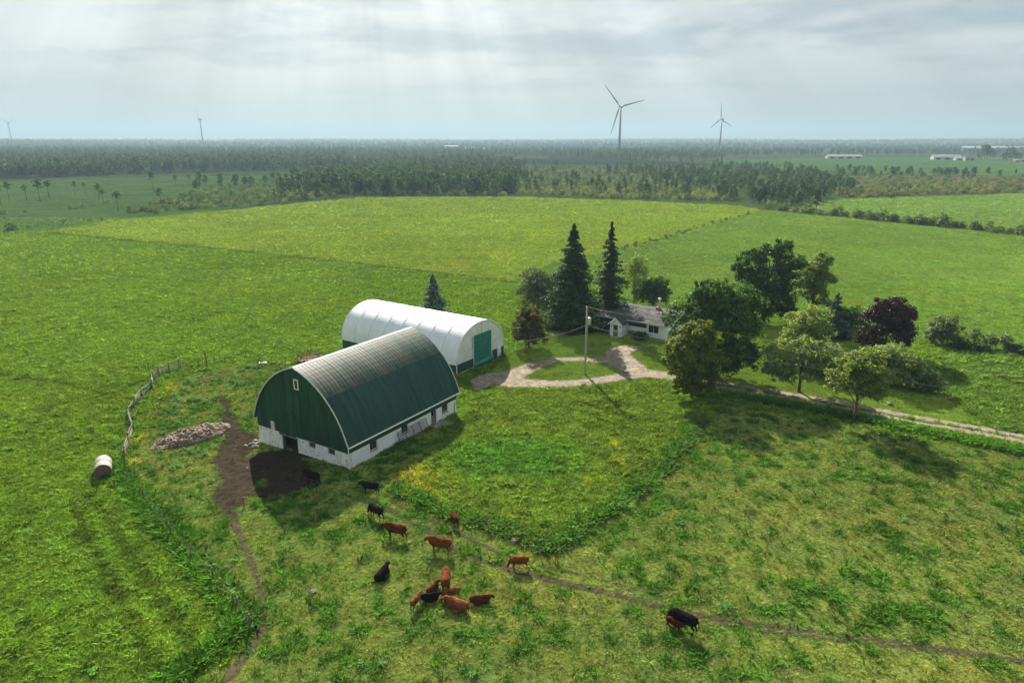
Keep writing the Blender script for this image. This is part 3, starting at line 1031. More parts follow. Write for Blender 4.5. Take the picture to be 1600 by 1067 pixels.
def auto_blobs(w, h, base, rng, k=9, topw=.45, peak=.45):
    """a broad crown: lobes round an axis. w = half width, h = height, base = lowest leaf height"""
    bl = []
    ch = h - base
    for i in range(k):
        t = (i + .5) / k
        prof = (math.sin(math.pi * min(1, (t * (1 - peak) / .5 if t < peak else .5 + (t - peak) / (1 - peak) * .5))) if False else 0)
        zz = base + ch * (.14 + .74 * t)
        e = 1 - abs((t - peak) / (1 - peak if t > peak else peak + .25)) ** 2
        rad = w * (topw + (1 - topw) * max(0, e)) * .62
        a = i * 2.4 + rng.uniform(-.4, .4)
        rr = rad * rng.uniform(.65, 1.0)
        s = w * rng.uniform(.36, .52)
        bl.append((rr * math.cos(a), rr * math.sin(a), zz, s, s, s * rng.uniform(.7, .95)))
    if topw >= .65:
        for i in range(5):
            a = i * 1.257
            bl.append((w * .55 * math.cos(a), w * .55 * math.sin(a), base + ch * .2, w * .42, w * .42, ch * .24))
    bl.append((0, 0, base + ch * .5, w * .55, w * .55, ch * .38))
    bl.append((rng.uniform(-.1, .1) * w, rng.uniform(-.1, .1) * w, h - ch * .14, w * .36, w * .36, ch * .15))
    return bl


def leafy_tree(name, base, h, w, leafm, label, cat='tree', seed=1, crown_base=None, n=7000, leaf=.34, blobs=None, trunk_r=None, bark='bark', group=None,
               sub=9, subr=.34, k=9, topw=.45, peak=.45):
    rng = np.random.default_rng(seed)
    cb = h * .16 if crown_base is None else crown_base
    bl = blobs or auto_blobs(w, h, cb, rng, k, topw, peak)
    e = empty(name, (base[0], base[1], zat(*base)), 0, label, cat, group)
    v, f = crown_cards(bl, int(n * 1.5), leaf * 1.08, rng, sub, subr, .55, 1.2)
    ob('crown', mesh_np('crown', v, f), LEAF[leafm], e)
    r = trunk_r or max(.09, h * .022)
    ob('trunk', trunk_mesh('trunk', h * .82, r, bl[:7], rng), M[bark], e, smooth=True)
    return e


def conifer_cards(h, r, rng, n, base=.3, card=.5, layers=None, droop=.25, gap=0.0, power=1.15):
    layers = layers or int(h / .36)
    per = n // layers
    PP, NN = [], []
    for i in range(layers):
        t = (i + rng.uniform(-.2, .2)) / layers
        z0 = base + (h - base) * t
        rad = r * min(1.0, (1 - t) * power) * rng.uniform(.80, 1.12) + .06
        nb = max(4, int(4 + rad * 2.0))
        k = max(8, int(per * (1.75 * (1 - t) + .2)))
        ba = rng.random(nb) * 6.283
        bl = rng.uniform(.5, 1.15, nb)
        if gap:
            bl[rng.random(nb) < gap] *= .45
        bi = rng.integers(0, nb, k)
        u = np.sqrt(rng.random(k)) * bl[bi]
        a = ba[bi] + rng.normal(0, .16, k) / (u + .35)
        rr = rad * u
        z = z0 - droop * rr + .10 * rr * u + rng.normal(0, .09, k)
        PP.append(np.stack([rr * np.cos(a), rr * np.sin(a), z], -1))
        nn = np.stack([np.cos(a) * .45, np.sin(a) * .45, np.full(k, .8)], -1) + rng.normal(0, .38, (k, 3))
        NN.append(nn)
    P_ = np.concatenate(PP)
    N_ = np.concatenate(NN)
    N_ /= np.linalg.norm(N_, axis=1, keepdims=True)
    P_[:, 2] = np.maximum(P_[:, 2], .15)
    return cards(P_, N_, card, card * .42, rng)


def conifer(name, base, h, r, leafm, label, seed=1, n=7000, card=.5, lowest=.4, droop=.25, gap=0., group=None, power=1.2):
    rng = np.random.default_rng(seed)
    e = empty(name, (base[0], base[1], zat(*base)), 0, label, 'tree', group)
    v, f = conifer_cards(h, r, rng, n, lowest, card, None, droop, gap, power)
    ob('crown', mesh_np('crown', v, f), LEAF[leafm], e)
    mb = MB().tube([(0, 0, -.3), (0, 0, .3), (0, 0, h * .5), (0, 0, h * .98)], [h * .022, h * .017, h * .010, .03], 7)
    ob('trunk', mb.mesh('trunk'), M['bark'], e, smooth=True)
    return e


def build_yard_trees():
    conifer('spruce_tree', G(893, 512), 19.0, 5.2, 'spruce', 'broad dark spruce, left and wider of the two tall ones beside the house', 3, 30000, .54, .4, .34, power=1.5)
    conifer('spruce_tree', G(950, 503), 18.8, 3.5, 'spruce', 'slim dark spruce with gaps, right of the two tall ones beside the house', 4, 14000, .48, .6, .30, gap=.3, power=1.7)
    conifer('spruce_tree', G(678, 496), 8.7, 3.2, 'blue', 'lone short spruce standing behind the white fabric shed', 5, 9000, .42, .2, .30, power=1.3)
    conifer('blue_spruce_tree', G(1301, 527), 8.2, 3.5, 'blue', 'blue-grey spruce left of the purple maple', 6, 9000, .40, .2, .28)
    leafy_tree('willow_bush', G(842, 482), 7.6, 4.4, 'willow', 'round grey-green willow bush left of the tall spruces', 'bush', 11, .2, 9500, .34, topw=.7, k=10)
    leafy_tree('cherry_tree', G(826, 543), 6.7, 3.0, 'olive', 'small brownish-olive tree beside the fabric shed entrance', 'tree', 12, .5, 8000, .27, trunk_r=.16, topw=.66)
    leafy_tree('birch_tree', G(990, 474), 10.2, 3.1, 'loose', 'thin pale olive birch behind the house, right of the spruces', 'tree', 13, 2.0, 2600, .30, bark='bark_pale', subr=.42)
    leafy_tree('dark_shade_tree', G(1020, 483), 5.9, 3.6, 'maple_dark', 'low dark round tree behind the house chimney', 'tree', 14, .6, 5500, .34, topw=.6)
    b = G(1118, 588)
    bl = [(-4.9, 1.5, 7.4, 2.6, 2.6, 2.8), (-4.6, .4, 4.2, 2.5, 2.4, 2.4), (-3.0, .6, 9.4, 2.4, 2.4, 2.2), (-.6, .8, 12.2, 2.0, 2.0, 1.6), (-2.6, 1.2, 12.3, 1.3, 1.3, 1.4), (2.4, .4, 10.4, 2.7, 2.7, 2.4),
          (1.0, -.8, 7.3, 3.4, 3.2, 3.0), (3.5, .2, 6.5, 2.3, 2.5, 2.8), (-1.8, -.4, 4.9, 3.4, 2.9, 2.7), (2.6, -.6, 3.4, 2.7, 2.5, 2.2), (3.4, -.8, 1.9, 1.9, 1.8, 1.4), (.6, -.6, 2.0, 2.4, 2.2, 1.6), (-4.2, -.2, 2.2, 2.4, 2.2, 1.7), (-.2, 0, 10.3, 2.9, 2.6, 2.4), (-5.9, .4, 2.9, 1.4, 1.4, 1.2)]
    leafy_tree('maple_tree', b, 13.5, 6.5, 'maple', 'largest green maple, spreading beside the right end of the house', 'tree', 15, 1, 19000, .36, blobs=bl, trunk_r=.36)
    b = G(1080, 622)
    bl = [(0, 0, 8.5, 2.0, 2.0, 1.5), (-1.6, .2, 6.9, 1.9, 1.9, 1.6), (1.5, .3, 7.3, 1.9, 1.9, 1.7), (-2.1, -.2, 5.0, 1.6, 1.7, 1.5), (2.0, -.2, 5.2, 1.7, 1.7, 1.6), (0, -.5, 5.4, 2.3, 2.0, 2.1),
          (-1.5, 0, 3.2, 1.6, 1.7, 1.5), (1.6, 0, 3.2, 1.6, 1.7, 1.5), (.2, -.3, 2.3, 2.1, 1.9, 1.4), (-1.0, -.3, 1.3, 1.5, 1.4, .9), (1.2, -.3, 1.3, 1.5, 1.4, .9), (.8, .4, 9.6, 1.1, 1.1, .9), (-.4, .3, 9.8, .8, .8, .7)]
    leafy_tree('maple_tree', b, 10.6, 3.6, 'maple_yellow', 'upright yellow-green topped maple at the bend of the gravel lane', 'tree', 16, .8, 15000, .28, blobs=bl, trunk_r=.22)
    b = G(1192, 507)
    bl = [(-3.6, 0, 11.8, 1.9, 1.9, 1.9), (-.6, .4, 12.6, 2.1, 2.1, 2.0), (1.6, 0, 13.6, 1.8, 1.8, 1.8), (2.9, .2, 14.4, 1.1, 1.1, 1.0), (3.6, 0, 11.0, 2.2, 2.2, 2.2), (0, -.4, 9.2, 3.3, 3.0, 2.8), (-3.2, -.2, 8.0, 2.5, 2.4, 2.6),
          (3.7, -.2, 7.2, 2.4, 2.4, 2.5), (0, -.4, 5.4, 3.7, 3.2, 2.6), (-1.2, -.6, 2.4, 2.8, 2.6, 1.8), (2.2, -.5, 2.2, 2.6, 2.4, 1.7), (-4.2, 0, 2.2, 1.8, 1.8, 1.5), (-3.0, 0, 4.2, 2.3, 2.3, 2.1), (3.1, 0, 3.9, 2.4, 2.4, 2.0), (-5.2, .8, 10.2, 1.2, 1.2, 1.5)]
    leafy_tree('maple_tree', b, 14.8, 6, 'maple_dark', 'tall dark green maple at the back of the yard', 'tree', 17, 1, 17000, .36, blobs=bl, trunk_r=.36)
    leafy_tree('ash_tree', G(1266, 500), 12.6, 3.7, 'loose', 'loose olive tree right of the tall dark maple', 'tree', 18, 1.2, 9000, .34, trunk_r=.24, subr=.36, topw=.62)
    leafy_tree('lilac_bush', G(1328, 512), 3.6, 2.3, 'maple_dark', 'small dark green bush between the blue-grey spruce and the purple maple', 'bush', 19, .2, 2600, .3, topw=.7)
    leafy_tree('apple_tree', G(1252, 568), 8.4, 4.0, 'light', 'pale green tree with domed top behind the broad grey-green apple tree', 'tree', 20, 1.0, 9500, .27, trunk_r=.2, topw=.66)
    b = G(1248, 612)
    bl = [(-3.3, .2, 4.6, 1.8, 1.8, 1.5), (-1.7, .3, 5.7, 1.8, 1.8, 1.4), (.8, .2, 5.7, 2.0, 2.0, 1.5), (3.0, 0, 4.9, 1.9, 1.9, 1.6), (4.1, .2, 3.6, 1.4, 1.4, 1.2), (-.3, -.6, 4.4, 2.3, 2.0, 1.7), (2.2, -.4, 3.3, 1.7, 1.7, 1.3),
          (-2.6, -.3, 3.2, 1.6, 1.6, 1.2), (-4.0, .2, 3.0, 1.1, 1.1, 1.0), (0, -.5, 2.6, 2.0, 1.8, 1.0), (3.4, -.2, 2.3, 1.3, 1.3, .9), (-2.8, -.2, 2.1, 1.3, 1.3, .9)]
    leafy_tree('apple_tree', b, 6.9, 4.6, 'grey', 'broad grey-green apple tree leaning over the lane', 'tree', 21, 1, 14000, .26, blobs=bl, trunk_r=.24)
    b = G(1380, 556)
    bl = [(-1.3, 0, 7.9, 1.7, 1.7, 1.3), (1.4, 0, 7.7, 1.8, 1.8, 1.4), (3.0, 0, 6.2, 1.6, 1.7, 1.6), (-2.6, 0, 5.8, 1.9, 1.9, 1.7), (0, -.4, 5.8, 2.6, 2.4, 2.0), (3.0, -.2, 3.8, 1.6, 1.7, 1.5), (-3.4, -.1, 3.5, 1.7, 1.7, 1.4), (0, -.5, 3.4, 2.8, 2.4, 1.7),
          (-4.4, 0, 2.5, .9, 1, .8), (2.9, 0, 2.0, 1.3, 1.3, 1.0), (-2.0, -.2, 2.0, 1.7, 1.6, 1.0), (1.5, -.5, 5.0, 1.9, 1.7, 1.6), (.8, .3, 6.6, 2.0, 1.8, 1.5)]
    bl = [(q[0] * .84, q[1], q[2], q[3] * .92, q[4] * .95, q[5]) for q in bl]
    leafy_tree('purple_maple_tree', b, 8.9, 4.6, 'purple', 'dark purple-leaved maple at the edge of the lawn', 'tree', 22, .8, 14000, .28, blobs=bl, trunk_r=.24)
    leafy_tree('maple_sapling', G(1334, 657), 8.6, 3.7, 'light', 'young light green maple standing on the near side of the lane', 'tree', 23, 2.3, 8500, .26, trunk_r=.15, topw=.5, subr=.33)
    leafy_tree('hawthorn_bush', G(1378, 598), 5.4, 3.2, 'grey', 'grey-green bush in front of the purple maple', 'bush', 24, .4, 7000, .26, topw=.65)
    leafy_tree('hawthorn_bush', G(1415, 606), 4.6, 2.5, 'grey', 'low grey-green bush right of the young light green maple', 'bush', 25, .2, 5000, .26, topw=.7)
    leafy_tree('dogwood_bush', G(1448, 612), 2.6, 1.8, 'shrub', 'lowest bush at the right end of the yard shrubs', 'bush', 26, .1, 2000, .26, topw=.7)
    leafy_tree('willow_bush', G(1472, 537), 4.3, 2.9, 'willow', 'round pale willow bush at the edge of the right field', 'bush', 27, .2, 5000, .28, topw=.7)
    for i, (p, h) in enumerate([((1520, 540), 2.9), ((1545, 545), 2.4), ((1567, 548), 2.7)]):
        leafy_tree('thin_shrub', G(*p), h, 1.2, 'willow', 'thin twiggy shrub right of the pale willow bush, ' + ['first', 'second', 'third'][i] + ' from the left', 'shrub', 40 + i, .3, 520, .26, group='thin shrubs along the right field edge', topw=.6, trunk_r=.04)
    for i, p in enumerate([(1500, 545), (1533, 549), (1585, 551), (1600, 555)]):
        leafy_tree('low_shrub', G(*p), 1.3, 1.7, 'shrub', 'low green shrub right of the pale willow bush, ' + ['first', 'second', 'third', 'fourth'][i] + ' from the left', 'shrub', 50 + i, .05, 900, .26, group='low shrubs along the right field edge', topw=.8)
    leafy_tree('porch_shrub', G(948, 520), 1.7, 1.5, 'maple_dark', 'dark foundation shrub left of the white porch', 'shrub', 60, .05, 1500, .24, topw=.8)
    leafy_tree('spirea_shrub', G(1000, 531), 1.2, 1.3, 'maple_dark', 'low dark shrub under the house windows', 'shrub', 61, .05, 1200, .22, topw=.8)


build_yard_trees()


# ------------------------------------------------------------------ woods and scrub beyond the fields
def wood_kinds():
    K = {}
    rng = np.random.default_rng(5)

    def leafy(nm, h, w, cb, n, leaf, matn, k=7, topw=.5):
        bl = auto_blobs(w, h, cb, rng, k, topw)
        v, f = crown_cards(bl, n, leaf, rng, 5, .42)
        cm = mesh_np(nm + '_crown', v, f)
        cm.materials.append(LEAF[matn])
        tm = MB().tube([(0, 0, -.5), (0, 0, h * .4), (0, 0, h * .85)], [h * .02, h * .015, h * .004], 5).mesh(nm + '_trunk')
        tm.materials.append(M['bark'])
        return cm, tm
    K['tree'] = [leafy('woodland%d' % i, rng.uniform(9, 12), rng.uniform(2.6, 3.8), rng.uniform(.8, 2.5), 430, .95, 'wood') for i in range(5)]
    K['slim'] = [leafy('slim%d' % i, rng.uniform(8, 10), rng.uniform(1.5, 2.1), rng.uniform(.8, 2.2), 260, .75, 'wood', 6) for i in range(3)]
    K['lone'] = [leafy('lone%d' % i, rng.uniform(8.5, 10.5), rng.uniform(1.9, 2.6), rng.uniform(4.6, 5.6), 300, .7, 'wood', 6, .6) for i in range(3)]
    K['bush'] = [leafy('shrub%d' % i, rng.uniform(2.4, 3.6), rng.uniform(1.7, 2.4), .1, 300, .55, 'shrub', 6, .75) for i in range(4)]
    K['pale'] = [leafy('paleshrub%d' % i, rng.uniform(1.8, 3.0), rng.uniform(1.6, 2.4), .1, 260, .55, 'pale', 6, .75) for i in range(3)]
    K['tan'] = [leafy('tanscrub%d' % i, rng.uniform(1.4, 2.2), rng.uniform(1.5, 2.2), .1, 220, .5, 'tanscrub', 6, .75) for i in range(3)]
    cs = []
    for i in range(3):
        h = rng.uniform(10, 13)
        v, f = conifer_cards(h, rng.uniform(1.7, 2.4), rng, 420, .4, 1.1, int(h / 1.0), .3)
        cm = mesh_np('conifer%d_crown' % i, v, f)
        cm.materials.append(LEAF['conif'])
        tm = MB().tube([(0, 0, -.5), (0, 0, h * .97)], [h * .018, .03], 5).mesh('conifer%d_trunk' % i)
        tm.materials.append(M['bark'])
        cs.append((cm, tm))
    K['conif'] = cs
    return K


KINDS = wood_kinds()


def nth(k):
    words = ['first', 'second', 'third', 'fourth', 'fifth', 'sixth', 'seventh', 'eighth', 'ninth', 'tenth', 'eleventh', 'twelfth']
    if k <= 12:
        return words[k - 1]
    return '%d%s' % (k, {1: 'st', 2: 'nd', 3: 'rd'}.get(k % 10 if k > 20 else 0, 'th'))


def build_woods():
    # (photo polygon of the ground where they stand, mix of kinds, how many, size range)
    zones = [
        ([(0, 281), (270, 271), (545, 265), (545, 244), (0, 252)], {'tree': .72, 'conif': .13, 'slim': .15}, 2300, (.9, 1.35)),
        ([(0, 252), (300, 244), (560, 244), (560, 236), (0, 236)], {'tree': .45, 'conif': .55}, 1500, (1.0, 1.4)),
        ([(545, 268), (440, 302), (600, 305), (800, 303), (820, 262), (760, 246), (545, 246)], {'tree': .62, 'slim': .26, 'conif': .12}, 1500, (.75, 1.15)),
        ([(420, 304), (560, 302), (800, 303), (800, 307), (560, 307), (430, 318)], {'bush': .5, 'pale': .2, 'slim': .3}, 170, (.7, 1.1)),
        ([(180, 336), (300, 300), (545, 282), (545, 300), (400, 323)], {'bush': .78, 'pale': .22}, 420, (.5, 1.0)),
        ([(300, 300), (545, 282), (545, 272), (420, 280)], {'tree': .5, 'bush': .5}, 90, (.6, .9)),
        ([(760, 262), (1010, 258), (1120, 285), (1150, 316), (1000, 312), (810, 305)], {'pale': .62, 'bush': .24, 'slim': .14}, 1000, (.7, 1.15)),
        ([(960, 270), (1080, 258), (1240, 262), (1340, 300), (1250, 322), (1150, 318), (1080, 296)], {'tree': .50, 'slim': .38, 'conif': .03, 'bush': .09}, 620, (.6, .95)),
        ([(1240, 286), (1330, 276), (1620, 277), (1620, 300), (1330, 310)], {'tan': .75, 'pale': .15, 'bush': .10}, 900, (.7, 1.2)),
        ([(1320, 303), (1620, 294), (1620, 301), (1320, 311)], {'bush': .8, 'tan': .2}, 150, (.5, .85)),
        ([(1240, 262), (1450, 270), (1620, 276), (1620, 281), (1400, 279), (1260, 278)], {'tree': .6, 'bush': .4}, 130, (.5, .9)),
        ([(560, 246), (830, 246), (1000, 252), (1130, 250), (1130, 236), (560, 234)], {'tree': .7, 'conif': .3}, 1500, (.9, 1.25)),
        ([(1130, 246), (1300, 244), (1460, 243), (1620, 241), (1620, 231), (1130, 232)], {'tree': .8, 'conif': .2}, 900, (.9, 1.2)),
        ([(0, 236), (1620, 232), (1620, 226), (0, 226)], {'tree': .6, 'conif': .4}, 3000, (1.0, 1.35)),
        ([(0, 226), (1620, 226), (1620, 220.6), (0, 220.6)], {'tree': .7, 'conif': .3}, 3400, (1.05, 1.4)),
    ]
    rng = np.random.default_rng(77)
    items = []
    for poly, mix, n, (s0, s1) in zones:
        poly = np.array(poly, float)
        lo, hi = poly.min(0), poly.max(0)
        got = 0
        kn = list(mix)
        pr = np.array([mix[k] for k in kn])
        while got < n:
            q = rng.uniform(lo, hi, (n * 2, 2))
            q = q[inpoly(q[:, 0], q[:, 1], [tuple(p) for p in poly])][:n - got]
            for px_, py_ in q:
                x, y = G(px_, py_)
                if inpoly(np.array([x]), np.array([y]), P_CROP)[0] and rng.random() < .97:
                    continue
                items.append((rng.choice(kn, p=pr), x, y, rng.uniform(s0, s1)))
            got += len(q)
    # hedgerows and single trees, one by one
    single = []
    for k in range(72):
        t = (k + rng.uniform(-.3, .3)) / 71
        p = np.interp(t, np.linspace(0, 1, len(HEDGE_B)), [q[0] for q in HEDGE_B]), np.interp(t, np.linspace(0, 1, len(HEDGE_B)), [q[1] for q in HEDGE_B])
        single.append(('bush', p[0] + rng.normal(0, 1.2), p[1] + rng.normal(0, 1.5), rng.choice([.7, .95, 1.2, 1.6], p=[.35, .35, .2, .1]), 'hedge'))
    for p, s in [((1195, 324), .72), ((1275, 330), .8), ((1236, 327), .5)]:
        single.append((('conif' if p[0] == 1195 else 'tree'), *G(*p), s, 'hedge tree'))
    for k in range(80):
        t = (k + rng.uniform(-.8, .8)) / 79
        p = np.interp(t, np.linspace(0, 1, len(HEDGE_A)), [q[0] for q in HEDGE_A]), np.interp(t, np.linspace(0, 1, len(HEDGE_A)), [q[1] for q in HEDGE_A])
        single.append(('bush', p[0] + rng.normal(0, .6), p[1] + rng.normal(0, 1), rng.choice([.14, .2, .28, .42]), 'field hedge'))
    for p, s in [((2, 322), 1.0), ((15, 314), .95), ((42, 313), 1.0), ((63, 315), 1.1), ((77, 310), 1.0), ((118, 305), .75), ((134, 304), .7), ((155, 312), .95), ((240, 300), 1.15), ((185, 330), .95), ((252, 322), 1.0), ((162, 318), .8), ((275, 292), .8), ((296, 290), .8)]:
        single.append(('lone', *G(*p), s, 'meadow tree'))
    for p, s in [((312, 290), 1.0), ((322, 291), .9), ((345, 290), .8), ((388, 272), 1.5), ((398, 274), 1.3), ((460, 300), .9), ((485, 300), .8), ((525, 302), 1.0)]:
        single.append(('tree', *G(*p), s, 'meadow grove'))
    for p, s in [((18, 361), 1.15), ((45, 356), .4), ((60, 355), .4), ((100, 350), .35), ((140, 346), .5), ((160, 344), .4), ((170, 318), .8), ((130, 325), .9), ((120, 327), .8), ((110, 328), .7), ((245, 335), .9), ((40, 332), .5), ((6, 335), .9)]:
        single.append(('bush', *G(*p), s, 'meadow bush'))
    for p, s in [((1478, 278), 1.0), ((1505, 278), .9), ((1520, 279), 1.0), ((1586, 275), .6), ((1420, 276), .7), ((1440, 280), .7)]:
        single.append(('tree', *G(*p), s * .9, 'scrub tree'))
    for p, s in [((1538, 250), 2.1), ((1547, 250.5), 1.7), ((1572, 252), 1.7), ((1586, 252), 1.6), ((1528, 250), 1.5), ((1533, 251), 2.0), ((1542, 251), 2.1), ((1551, 251), 1.5), ((1579, 252.5), 1.8), ((1567, 252), 1.4), ((1592, 252), 1.4)]:
        single.append(('tree', *G(*p), s, 'farm tree'))
    lab = {'hedge': ('hedge_shrub', 'dark bushy shrub in the hedgerow beyond the right field', 'shrub', 'hedgerow shrubs beyond the right field'),
           'hedge tree': ('hedge_tree', 'tree rising above the right field hedgerow', 'tree', 'trees in the hedgerow'),
           'field hedge': ('field_shrub', 'small shrub on the line between the hay field and right field', 'shrub', 'shrubs between the two fields'),
           'meadow tree': ('lone_meadow_tree', 'thin high-crowned tree standing alone in the far left meadow', 'tree', 'lone trees in the far left meadow'),
           'meadow grove': ('grove_tree', 'leafy tree of the small groves in the far left meadow', 'tree', 'grove trees in the far left meadow'),
           'meadow bush': ('meadow_bush', 'rounded bush in or beside the far left meadow', 'bush', 'bushes of the far left meadow'),
           'scrub tree': ('scrub_tree', 'tree rising from the tan scrub before the far crop field', 'tree', 'trees in the tan scrub'),
           'farm tree': ('farmstead_tree', 'large round tree beside the distant farmstead', 'tree', 'trees beside the distant farmstead')}

    def place(kind, x, y, s, spec):
        cm, tm = KINDS[kind][int(rng.integers(0, len(KINDS[kind])))]
        e = empty(spec[0], (x, y, zat(x, y) - .1), rng.random() * 6.28, spec[1], spec[2], spec[3])
        e.scale = (s * rng.uniform(.85, 1.15), s * rng.uniform(.85, 1.15), s * rng.uniform(.85, 1.15))
        ob('crown', cm, None, e)
        ob('trunk', tm, None, e)
    seen = {}
    for kind, x, y, s, key in sorted(single, key=lambda i: i[1] / i[2]):
        seen[key] = seen.get(key, 0) + 1
        sp = list(lab[key])
        sp[1] = sp[1] + ', ' + nth(seen[key]) + ' from the left'
        place(kind, x, y, s, sp)
    # the woods: those that show largest singly, the mass behind them as one
    big = lambda it: -it[3] * (2.6 if it[0] in ('tree', 'slim', 'conif') else 1.0) / it[2]
    woods = sorted([i for i in items if i[0] in ('tree', 'slim', 'conif')], key=big)
    scrub = sorted([i for i in items if i[0] in ('bush', 'pale', 'tan')], key=big)
    spec = {'tree': ('woodland_tree', 'broad leafy tree at the near edge of the woods beyond the hay field', 'tree', 'broad trees at the edge of the woods'),
            'slim': ('young_woodland_tree', 'slim young tree at the near edge of the woods beyond the hay field', 'tree', 'slim trees at the edge of the woods'),
            'conif': ('woodland_conifer', 'dark pointed conifer among the woods beyond the hay field', 'tree', 'conifers at the edge of the woods'),
            'bush': ('scrub_bush', 'green bush in the scrub beyond the hay field', 'bush', 'green bushes of the scrub'),
            'pale': ('pale_scrub_bush', 'pale green bush in the scrub beyond the hay field', 'bush', 'pale bushes of the scrub'),
            'tan': ('tan_scrub_bush', 'tan bush in the scrub beyond the far right field', 'bush', 'tan bushes of the scrub')}
    for it in woods[:200] + scrub[:200]:
        place(*it, spec[it[0]])

    def mass(name, its, kinds, label, cat):
        var, idx = [], {}
        mats = []
        for kn in kinds:
            for j, (cm, tm) in enumerate(KINDS[kn]):
                vv, ff, mi = [], [], []
                for me in (cm,):
                    n = len(me.vertices)
                    a = np.empty(n * 3, np.float32)
                    me.vertices.foreach_get('co', a)
                    l = np.empty(len(me.loops), np.int32)
                    me.loops.foreach_get('vertex_index', l)
                    if me.materials[0] not in mats:
                        mats.append(me.materials[0])
                    vv.append(a.reshape(-1, 3))
                    ff.append(l.reshape(-1, 4))
                    mi.append(np.full(len(me.polygons), mats.index(me.materials[0])))
                idx[(kn, j)] = len(var)
                var.append((np.concatenate(vv), np.concatenate(ff), np.concatenate(mi)))
        n = len(its)
        x = np.array([i[1] for i in its])
        y = np.array([i[2] for i in its])
        s = np.array([i[3] for i in its])
        vid = np.array([idx[(i[0], int(rng.integers(0, len(KINDS[i[0]]))))] for i in its])
        d = np.hypot(x, y)
        fat = 1 + sstep(1500, 6000, d) * 2.2          # far off, a point stands for a thicket of crowns
        sc = np.stack([s * fat, s * fat, s * rng.uniform(.85, 1.15, n) * (1 + .15 * sstep(2500, 6000, d))], -1)
        scatter(name, var, mats, np.stack([x, y, zh(x, y) - .2], -1), rng.random(n) * 6.283, sc, None, vid, label, cat)
    mass('far_woodland', woods[200:], ('tree', 'slim', 'conif'), 'mixed woods stretching from the hay field to the hazy horizon', 'woods')
    mass('far_scrub', scrub[200:], ('bush', 'pale', 'tan'), 'pale scrub of willow and dogwood thickets beyond the hay field', 'scrub')


build_woods()


# ------------------------------------------------------------------ wall helper
def wall_mesh(a0, a1, z0, z1, holes, th, to3):
    """a wall in the (a,z) plane with openings; to3(a, depth, z) gives the point"""
    A = sorted({a0, a1} | {h[0] for h in holes} | {h[1] for h in holes})
    Z = sorted({z0, z1} | {h[2] for h in holes} | {h[3] for h in holes})
    A = [a for a in A if a0 <= a <= a1]
    Z = [z for z in Z if z0 <= z <= z1]

    def solid(i, j):
        if i < 0 or j < 0 or i >= len(A) - 1 or j >= len(Z) - 1:
            return False
        ca, cz = (A[i] + A[i + 1]) / 2, (Z[j] + Z[j + 1]) / 2
        return not any(h[0] < ca < h[1] and h[2] < cz < h[3] for h in holes)
    mb = MB()
    q = lambda *ps: mb.add([to3(*p) for p in ps], [(0, 1, 2, 3)])
    for i in range(len(A) - 1):
        for j in range(len(Z) - 1):
            if not solid(i, j):
                continue
            x0, x1, y0, y1 = A[i], A[i + 1], Z[j], Z[j + 1]
            for d in (0, th):
                q((x0, d, y0), (x1, d, y0), (x1, d, y1), (x0, d, y1))
            if not solid(i - 1, j):
                q((x0, 0, y0), (x0, th, y0), (x0, th, y1), (x0, 0, y1))
            if not solid(i + 1, j):
                q((x1, 0, y0), (x1, th, y0), (x1, th, y1), (x1, 0, y1))
            if not solid(i, j - 1):
                q((x0, 0, y0), (x0, th, y0), (x1, th, y0), (x1, 0, y0))
            if not solid(i, j + 1):
                q((x0, 0, y1), (x0, th, y1), (x1, th, y1), (x1, 0, y1))
    me = mb.mesh('wall')
    bm = bmesh.new()
    bm.from_mesh(me)
    bmesh.ops.remove_doubles(bm, verts=bm.verts, dist=1e-4)
    bmesh.ops.recalc_face_normals(bm, faces=bm.faces)
    bm.to_mesh(me)
    bm.free()
    return me


def obox(to3, a0, a1, d0, d1, z0, z1, mb=None):
    mb = mb or MB()
    vs = [to3(a, d, z) for z in (z0, z1) for d in (d0, d1) for a in (a0, a1)]
    return mb.add(vs, [(0, 2, 3, 1), (4, 5, 7, 6), (0, 1, 5, 4), (2, 6, 7, 3), (0, 4, 6, 2), (1, 3, 7, 5)])


def window(parent, to3, a0, a1, z0, z1, frame, t=.08, panes=2, depth=.12, sill=True):
    mb = MB()
    e = .004
    obox(to3, a0 + e, a0 + t, depth, depth + .07, z0 + e, z1 - e, mb)
    obox(to3, a1 - t, a1 - e, depth, depth + .07, z0 + e, z1 - e, mb)
    obox(to3, a0 + t, a1 - t, depth, depth + .07, z1 - t, z1 - e, mb)
    obox(to3, a0 + t, a1 - t, depth, depth + .07, z0 + e, z0 + t, mb)
    w = mb.build('window', frame, parent)
    g = (a1 - a0 - 2 * t)
    for k in range(panes):
        p0 = a0 + t + g * k / panes + .015
        p1 = a0 + t + g * (k + 1) / panes - .015
        obox(to3, p0, p1, depth + .03, depth + .04, z0 + t, z1 - t).build('pane', M['glass'], w)
        if k:
            obox(to3, p0 - .045, p0 + .015, depth + .005, depth + .028, z0 + t, z1 - t).build('mullion', frame, w)
    if sill:
        obox(to3, a0 - .06, a1 + .06, -.06, depth - .004, z0 - .07, z0 - .003).build('sill', frame, w)
    return w


